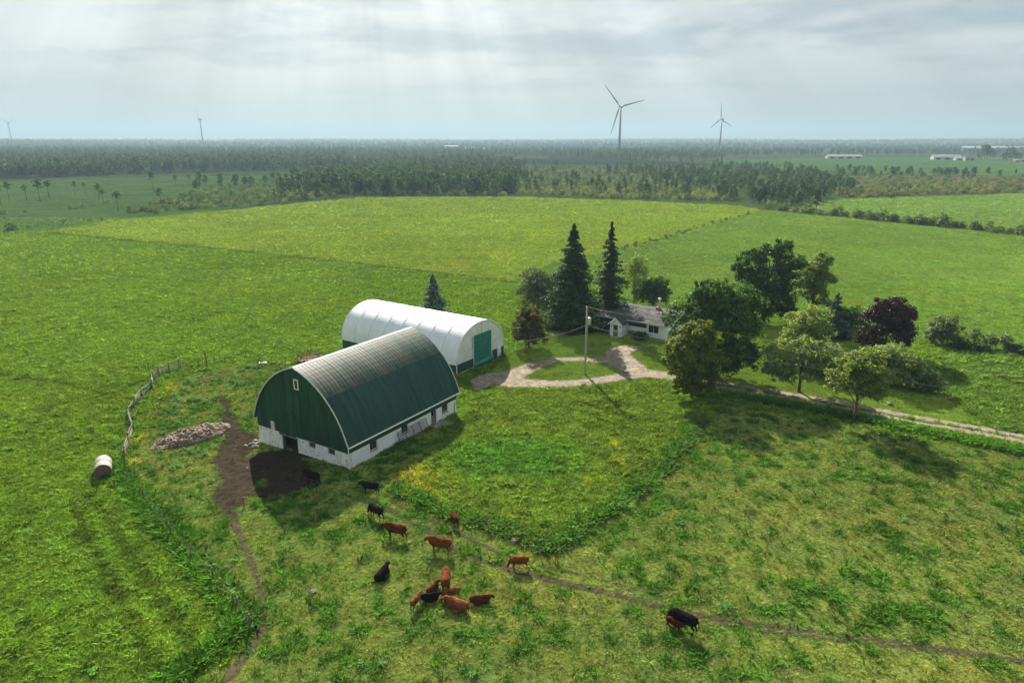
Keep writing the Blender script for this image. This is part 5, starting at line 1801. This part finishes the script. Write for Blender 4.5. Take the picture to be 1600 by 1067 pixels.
def build_yard_things():
    # two net-wrapped bales end to end
    x, y = G(163, 748)
    ang = R(119)
    for k in range(2):
        cx, cy2 = x + math.cos(ang) * (k * 1.24), y + math.sin(ang) * (k * 1.24)
        e = empty('round_bale', (cx, cy2, zat(cx, cy2)), ang, ['pale net-wrapped round bale, front one of the pair on the left', 'pale net-wrapped round bale, rear one of the pair on the left'][k], 'bale', 'round bales by the rail fence')
        r = .78
        n = 28
        vs, fs = [], []
        prof = [(0, .97), (.05, 1.0), (.3, 1.012), (.6, 1.005), (.9, 1.012), (1.15, 1.0), (1.2, .97)]
        for (xx, s) in prof:
            for i in range(n):
                a = 2 * math.pi * i / n
                q = r * s * (1 + .008 * math.sin(5 * a))
                vs.append((xx, q * math.cos(a), max(-.0, r * .97 + q * math.sin(a))))
        for j in range(len(prof) - 1):
            for i in range(n):
                fs.append((j * n + i, j * n + (i + 1) % n, (j + 1) * n + (i + 1) % n, (j + 1) * n + i))
        MB().add(vs, fs).build('net_wrap', M['net'], e, smooth=True)
        for nm, xx, bul in (('end_face', .0, -.03), ('back_face', 1.2, .03)):
            v2 = [(xx, r * .97 * math.cos(2 * math.pi * i / n), max(0, r * .97 + r * .97 * math.sin(2 * math.pi * i / n))) for i in range(n)] + [(xx + bul, .5 * r * math.cos(2 * math.pi * i / n), r * .97 + .5 * r * math.sin(2 * math.pi * i / n)) for i in range(n)] + [(xx + bul * 1.3, 0, r * .97)]
            f2 = [(i, (i + 1) % n, n + (i + 1) % n, n + i) for i in range(n)] + [(n + i, n + (i + 1) % n, 2 * n) for i in range(n)]
            MB().add(v2, f2).build(nm, M['hay'], e)
    # manure heap
    a = np.array(G(240, 700))
    b = np.array(G(352, 664))
    c = (a + b) / 2
    d = b - a
    l = np.hypot(*d)
    ang = math.atan2(d[1], d[0])
    nx, ny = 170, 90
    U, V = np.meshgrid(np.linspace(-1, 1, nx), np.linspace(-1, 1, ny))
    hw, hd = l / 2 + .4, 2.5
    X, Y = U * hw * 1.1, V * hd * 1.1
    rr = np.sqrt((X / hw) ** 2 + (Y / (hd * (.75 + .25 * (U + 1) / 2))) ** 2) + .22 * (fnoise(X, Y, 1.4, 5) - .5)
    h = 1.0 * np.clip(1 - rr, 0, 1) ** .55
    lum = np.clip(1 - rr, 0, .25) * 4
    h = h + lum * (.42 * (fnoise(X, Y, .9, 7) - .45) + .30 * (vnoise(X, Y, .4, 9) - .5) + .22 * (vnoise(X, Y, .17, 19) - .5))
    h = np.where(rr > 1, -.25, h)
    i = np.arange(nx * ny).reshape(ny, nx)
    f = np.stack([i[:-1, :-1], i[:-1, 1:], i[1:, 1:], i[1:, :-1]], -1).reshape(-1, 4)
    o = ob('manure_heap', mesh_np('manure_heap', np.stack([X, Y, h], -1).reshape(-1, 3), f), M['manure'], None, (c[0], c[1], zat(*c)), (0, 0, ang))
    tag(o, 'long low heap of brown straw manure beside the dirt yard', 'manure heap')
    # rusty feeder wagon behind the barn
    x, y = G(487, 566)
    e = empty('feeder_wagon', (x, y, 0), R(30), 'rusty red feeder wagon standing behind the barn', 'wagon')
    MB().box(-1.9, 1.9, -1.0, 1.0, .55, .68).build('deck', M['rust'], e)
    for yy in (-1.0, .96):
        for z in (.95, 1.3):
            MB().box(-1.9, 1.9, yy, yy + .04, z, z + .12).build('side_rail', M['rust'], e)
        for k in range(5):
            MB().box(-1.86 + k * .92, -1.8 + k * .92, yy - .03, yy - .002, .69, 1.45).build('stake', M['rust'], e)
    for sx in (-1.3, 1.3):
        for sy in (-.85, .85):
            w = MB().tube([(sx, sy - .1, .38), (sx, sy + .1, .38)], .38, 14).build('wheel', M['dark'], e)
            MB().tube([(sx, sy - .12, .38), (sx, sy + .12, .38)], .2, 10).build('rim', M['rust'], w)
    x, y = G(411, 570)
    e = empty('water_trough', (x, y, 0), .3, 'small pale water trough by the paddock fence', 'trough')
    mb = MB()
    for q in ((-.5, .5, -.3, -.26), (-.5, .5, .26, .3), (-.5, -.46, -.26, .26), (.46, .5, -.26, .26)):
        mb.box(*q, 0, .4)
    mb.box(-.46, .46, -.26, .26, 0, .06)
    mb.build('tub', M['galv'], e)
    MB().box(-.455, .455, -.255, .255, .28, .3).build('water', M['glass'], e)
    for i, (p, s, lab) in enumerate([((489, 926), .26, 'pale fieldstone lying in the near pasture left of the cattle'), ((640, 848), .2, 'small pale stone beside the wheel ruts'), ((803, 847), .34, 'pale fieldstone at the corner of the long grass'),
                                     ((833, 857), .3, 'grey fieldstone next to the corner fence post'), ((846, 862), .22, 'smallest stone at the corner fence post'), ((333, 751), .2, 'pale stone on the left part of the dirt yard'),
                                     ((386, 729), .18, 'white stone in the middle of the dirt yard'), ((1390, 632), .4, 'grey stone on the lawn right of the young maple'), ((1484, 623), .4, 'stone at the edge of the tall grass on the right')]):
        x, y = G(*p)
        rock('fieldstone', x, y, s, lab, 200 + i)


build_yard_things()


# ------------------------------------------------------------------ cattle
def cow_mesh(name, pose, horn=False):
    mb = MB()
    T = lambda pts, rad, n=10: mb.tube(pts, rad, n)
    lie = pose.startswith('lie')
    dz = -.53 if lie else 0
    # trunk, deep chest, hips
    T([(-.93, 0, 1.02 + dz), (-.84, 0, 1.03 + dz), (-.6, 0, 1.02 + dz), (-.2, 0, .96 + dz), (.2, 0, .95 + dz), (.52, 0, .98 + dz), (.74, 0, 1.03 + dz), (.86, 0, 1.08 + dz)],
      [(.14, .18), (.25, .30), (.32, .36), (.35, .40), (.35, .41), (.31, .40), (.25, .34), (.15, .23)], 14)
    T([(-.7, 0, 1.25 + dz), (-.45, 0, 1.30 + dz), (.1, 0, 1.27 + dz), (.55, 0, 1.32 + dz)], [.10, .10, .09, .11], 8)
    if pose == 'graze':
        nk = [(.62, 0, 1.08), (.86, 0, .88), (1.0, 0, .66)]
        hd = [(.98, 0, .70), (1.07, 0, .52), (1.15, 0, .28), (1.18, 0, .17)]
        ear = (.97, .70)
    elif lie:
        s = {'lie': .0, 'lie_right': -.45, 'lie_left': .45}[pose]
        nk = [(.60, 0, 1.06 + dz), (.82, s * .2, 1.16 + dz), (.95, s * .45, 1.26 + dz)]
        hd = [(.92, s * .4, 1.28 + dz), (1.06, s * .8, 1.22 + dz), (1.16, s * 1.25, 1.10 + dz), (1.20, s * 1.45, 1.04 + dz)]
        if not s:
            hd = [(.92, 0, 1.28 + dz), (1.08, 0, 1.22 + dz), (1.26, 0, 1.08 + dz), (1.32, 0, 1.02 + dz)]
        ear = (.92, 1.33 + dz)
    else:
        nk = [(.60, 0, 1.10), (.84, 0, 1.15), (.98, 0, 1.22)]
        hd = [(.95, 0, 1.26), (1.10, 0, 1.18), (1.26, 0, 1.00), (1.32, 0, .92)]
        ear = (.96, 1.31)
    T(nk, [(.20, .30), (.16, .25), (.13, .19)], 10)
    T(hd, [(.11, .12), (.135, .15), (.10, .105), (.085, .08)], 10)
    hy = hd[0][1]
    for s in (-1, 1):
        T([(ear[0], hy + s * .09, ear[1]), (ear[0] - .04, hy + s * .22, ear[1] + .01), (ear[0] - .05, hy + s * .29, ear[1] - .02)], [(.045, .03), (.055, .03), (.025, .025)], 6)
    if lie:
        T([(-.5, .16, .30), (-.35, .42, .20), (.05, .50, .13), (.25, .46, .10)], [.2, .13, .075, .06], 8)
        T([(-.5, -.16, .30), (-.3, -.40, .20), (.05, -.46, .13), (.22, -.44, .10)], [.2, .13, .075, .06], 8)
        for s in (-1, 1):
            T([(.55, s * .16, .34), (.80, s * .24, .16), (.62, s * .27, .08), (.45, s * .26, .07)], [.15, .085, .065, .055], 8)
        T([(-.93, 0, .62), (-1.02, .06, .40), (-.98, .2, .12), (-.8, .36, .07)], [.045, .038, .036, .05], 6)
    else:
        for s in (-1, 1):
            st = .06 * s
            # hind: thigh, stifle forward, hock back, upright shank
            T([(-.66, s * .15, 1.02), (-.60, s * .18, .82), (-.66, s * .18, .62), (-.80, s * .17, .46), (-.78 + st, s * .17, .22), (-.76 + st, s * .17, .02)], [(.17, .20), (.14, .18), (.095, .10), (.06, .065), (.05, .05), (.062, .062)], 8)
            # fore: shoulder, elbow, knee, cannon
            T([(.56, s * .15, 1.0), (.52, s * .18, .74), (.54 - st, s * .17, .44), (.53 - st, s * .17, .22), (.55 - st, s * .17, .02)], [(.15, .18), (.10, .11), (.062, .065), (.05, .05), (.062, .062)], 8)
        T([(-.94, 0, 1.18), (-1.02, 0, .98), (-1.03, .02, .62), (-1.02, .02, .46)], [.05, .038, .036, .055], 6)
        T([(-.42, 0, .68), (-.42, 0, .54)], [(.15, .15), (.09, .09)], 8)
    o = ob('coat_build', mb.mesh('coat_build'))
    md = o.modifiers.new('remesh', 'REMESH')
    md.mode = 'VOXEL'
    md.voxel_size = .034
    sm = o.modifiers.new('smooth', 'SMOOTH')
    sm.factor = .5
    sm.iterations = 3
    dg = bpy.context.evaluated_depsgraph_get()
    me = bpy.data.meshes.new_from_object(o.evaluated_get(dg))
    me.name = name
    bpy.data.objects.remove(o)
    me.materials.clear()
    me.materials.append(None)
    me.polygons.foreach_set('use_smooth', np.ones(len(me.polygons), bool))
    return me


def build_cattle():
    me = {p: cow_mesh('cow_' + p, p) for p in ('stand', 'graze', 'lie', 'lie_left', 'lie_right')}
    herd = [
        ((489, 756), 150, 'stand', 1.0, 'black', 'cow', 'black cow in the deep barn shadow by the dirt yard'),
        ((579, 771), 168, 'stand', .92, 'black', 'cow', 'black cow at the edge of the barn shadow facing left'),
        ((588, 809), 140, 'graze', .98, 'black', 'cow', 'black cow just below the barn shadow with lowered head'),
        ((619, 841), 163, 'stand', 1.05, 'dark_red', 'cow', 'dark red cow standing between the black cows and red cow'),
        ((688, 864), 165, 'stand', 1.05, 'red', 'cow', 'red cow standing broadside just above the resting group'),
        ((710, 819), 112, 'graze', .78, 'dark_red', 'calf', 'dark red calf grazing beside the long grass edge'),
        ((811, 888), 182, 'graze', .80, 'red', 'calf', 'red calf walking on the wheel ruts'),
        ((597, 903), 72, 'lie', .98, 'black', 'cow', 'black cow lying alone left of the resting group'),
        ((697, 919), 94, 'graze', 1.1, 'red', 'cow', 'red cow seen from behind standing over the resting group'),
        ((676, 922), 62, 'lie_right', .72, 'red', 'calf', 'red calf lying behind the black calf'),
        ((672, 937), 12, 'lie', .74, 'black', 'calf', 'black calf lying in the resting group'),
        ((650, 948), 68, 'stand', .70, 'tan', 'calf', 'tan calf standing at the left of the resting group'),
        ((714, 950), 152, 'lie_left', 1.05, 'tan', 'cow', 'large tan-red cow lying at the front of the resting group'),
        ((706, 935), 200, 'graze', .70, 'tan', 'calf', 'tan calf standing right behind the large lying cow'),
        ((750, 941), 8, 'lie', .82, 'dark_red', 'calf', 'dark red calf lying right of the resting group'),
        ((1067, 985), 140, 'graze', 1.08, 'black', 'cow', 'black cow standing alone below the wheel ruts on the right'),
        ((1053, 985), 318, 'stand', .66, 'dark_red', 'calf', 'dark red calf nursing at the black cow on the right'),
    ]
    for p, hd, pose, s, coat, kind, lab in herd:
        x, y = G(*p)
        o = ob(kind, me[pose])
        o.location = (x, y, zat(x, y) + .01)
        o.rotation_euler = (0, 0, R(hd))
        o.scale = (s, s, s)
        o.material_slots[0].link = 'OBJECT'
        o.material_slots[0].material = M['coat_' + coat]
        tag(o, lab, kind, 'cattle in the near pasture')


build_cattle()


# ------------------------------------------------------------------ wind turbines
def turbine(base, hub, blade, yaw, ang, label):
    e = empty('wind_turbine', (base[0], base[1], zat(*base) - .5), yaw, label, 'wind turbine')
    MB().tube([(0, 0, 0), (0, 0, hub * .5), (0, 0, hub - 1.5)], [2.5, 2.0, 1.45], 20).build('tower', M['turbine'], e, smooth=True)
    # rotor looks along local -Y
    MB().tube([(0, 7.5, hub), (0, 6.5, hub), (0, 0, hub + .1), (0, -3.2, hub)], [(1.5, 1.6), (2.0, 2.1), (2.1, 2.1), (1.7, 1.7)], 12).build('nacelle', M['turbine'], e, smooth=True)
    h = MB().tube([(0, -3.2, hub), (0, -4.6, hub), (0, -6.2, hub), (0, -6.8, hub)], [1.7, 1.9, 1.1, .2], 12).build('hub', M['turbine'], e, smooth=True)
    for k in range(3):
        a = R(ang + 120 * k)
        dx, dz = math.sin(a), math.cos(a)
        vs, fs = [], []
        for (t, ch, th) in ((.02, 1.5, 1.5), (.08, 1.7, 1.4), (.2, 3.4, .9), (.4, 2.6, .6), (.7, 1.7, .35), (.93, 1.0, .2), (1, .25, .08)):
            cxx, czz = dx * blade * t, dz * blade * t
            ux, uz = dz, -dx
            for (u, w) in ((-.35 * ch, 0), (0, th / 2), (.65 * ch, 0), (0, -th / 2)):
                vs.append((cxx + ux * u, -4.6 + w, hub + czz + uz * u))
        n = 7
        for i in range(n - 1):
            for j in range(4):
                fs.append((i * 4 + j, i * 4 + (j + 1) % 4, (i + 1) * 4 + (j + 1) % 4, (i + 1) * 4 + j))
        fs += [(3, 2, 1, 0), tuple((n - 1) * 4 + j for j in range(4))]
        MB().add(vs, fs).build('blade', M['turbine'], e)


turbine(G(967, 244), 93, 55, R(-37), -41, 'nearest wind turbine, tallest on the skyline right of centre')
turbine(G(1124, 236), 86, 44, R(-56), -4, 'wind turbine right of the tallest one')
turbine(G(318, 232), 97, 52, R(-80), 25, 'wind turbine seen almost edge-on left of centre')
turbine((-2560, 3640), 93, 50, R(-20), -55, 'faint most distant wind turbine at the far left')


# ------------------------------------------------------------------ distant farm buildings
def far_shed(name, p, w, d, h, rise, ang, roof, wall, label, doors=2, cat='barn'):
    x, y = G(*p)
    e = empty(name, (x, y, zat(x, y) - .3), ang, label, cat)
    MB().add([(-w / 2, -d / 2, 0), (w / 2, -d / 2, 0), (w / 2, d / 2, 0), (-w / 2, d / 2, 0), (-w / 2, -d / 2, h), (w / 2, -d / 2, h), (w / 2, d / 2, h), (-w / 2, d / 2, h), (-w / 2, 0, h + rise), (w / 2, 0, h + rise)],
             [(0, 1, 5, 4), (2, 3, 7, 6), (1, 2, 6, 9, 5), (3, 0, 4, 8, 7)]).build('wall', M[wall], e)
    o = .5
    for s in (-1, 1):
        dz = rise * (o / (d / 2))
        MB().add([(-w / 2 - o, s * (d / 2 + o), h - dz + .05), (w / 2 + o, s * (d / 2 + o), h - dz + .05), (w / 2 + o, 0, h + rise + .05), (-w / 2 - o, 0, h + rise + .05),
                  (-w / 2 - o, s * (d / 2 + o), h - dz + .25), (w / 2 + o, s * (d / 2 + o), h - dz + .25), (w / 2 + o, 0, h + rise + .25), (-w / 2 - o, 0, h + rise + .25)],
                 [(0, 1, 2, 3), (4, 7, 6, 5), (0, 4, 5, 1), (1, 5, 6, 2), (3, 2, 6, 7), (0, 3, 7, 4)]).build('roof', M[roof], e)
    for k in range(doors):
        cx = -w / 2 + w * (k + .5) / doors
        MB().box(cx - w / doors * .25, cx + w / doors * .25, -d / 2 - .12, -d / 2 - .01, .2, h * .75).build('door', M['dark'], e)
    return e


far_shed('far_barn', (1477, 250), 40, 16, 4.5, 3.5, R(-12), 'far_roof', 'far_wall', 'long white-roofed barn at the distant farmstead on the right', 3)
far_shed('far_lean_shed', (1499, 251), 14, 12, 3.5, 2.5, R(-12), 'far_roof', 'far_wall', 'small white-roofed shed right of the long distant barn', 1, 'shed')
far_shed('far_farmhouse', (1513, 251.5), 13, 11, 4.5, 4.5, R(-12), 'far_grey', 'far_pale', 'distant farmhouse with grey roof and pale walls', 2, 'house')
far_shed('far_barn', (1318, 248), 58, 14, 3.8, 2.5, R(-4), 'far_grey', 'far_wall', 'long low grey barn beyond the young trees on the right', 4)
far_shed('far_barn', (1592, 253), 16, 7, 2.5, 1.4, R(-5), 'far_roof', 'far_pale', 'low white shed at the right end of the distant farmstead', 2)
far_shed('far_factory', (728, 235), 110, 30, 6, 2, R(3), 'far_roof', 'far_pale', 'long white industrial roof in the far woods left of centre', 5, 'building')
far_shed('far_factory', (706, 235), 40, 30, 12, 3, R(3), 'far_roof', 'far_pale', 'taller pale block of the white industrial site in the far woods', 2, 'building')
far_shed('far_factory', (1535, 236), 110, 40, 9, 5, R(-8), 'far_roof', 'far_pale', 'white roof on the skyline behind the distant farmstead', 3, 'building')
far_shed('far_factory', (1580, 234), 130, 30, 7, 3, R(-8), 'far_roof', 'far_pale', 'pale low building on the skyline at the far right', 3, 'building')


# ------------------------------------------------------------------ haze
def build_haze():
    me = MB().box(-10200, 10200, -420, 11600, -6, 215).mesh('haze')
    m = bpy.data.materials.new('haze_air')
    m.use_nodes = True
    t = NT(m.node_tree)
    pv = t.n('ShaderNodeVolumePrincipled', {'Color': (0.28, 0.40, 0.49, 1), 'Density': 0.00021, 'Anisotropy': 0.2})
    t.n('ShaderNodeOutputMaterial', {'Volume': pv.outputs[0]})
    o = ob('haze', me, m)
    tag(o, 'thin blue haze over the far countryside', 'haze', kind='stuff')


build_haze()
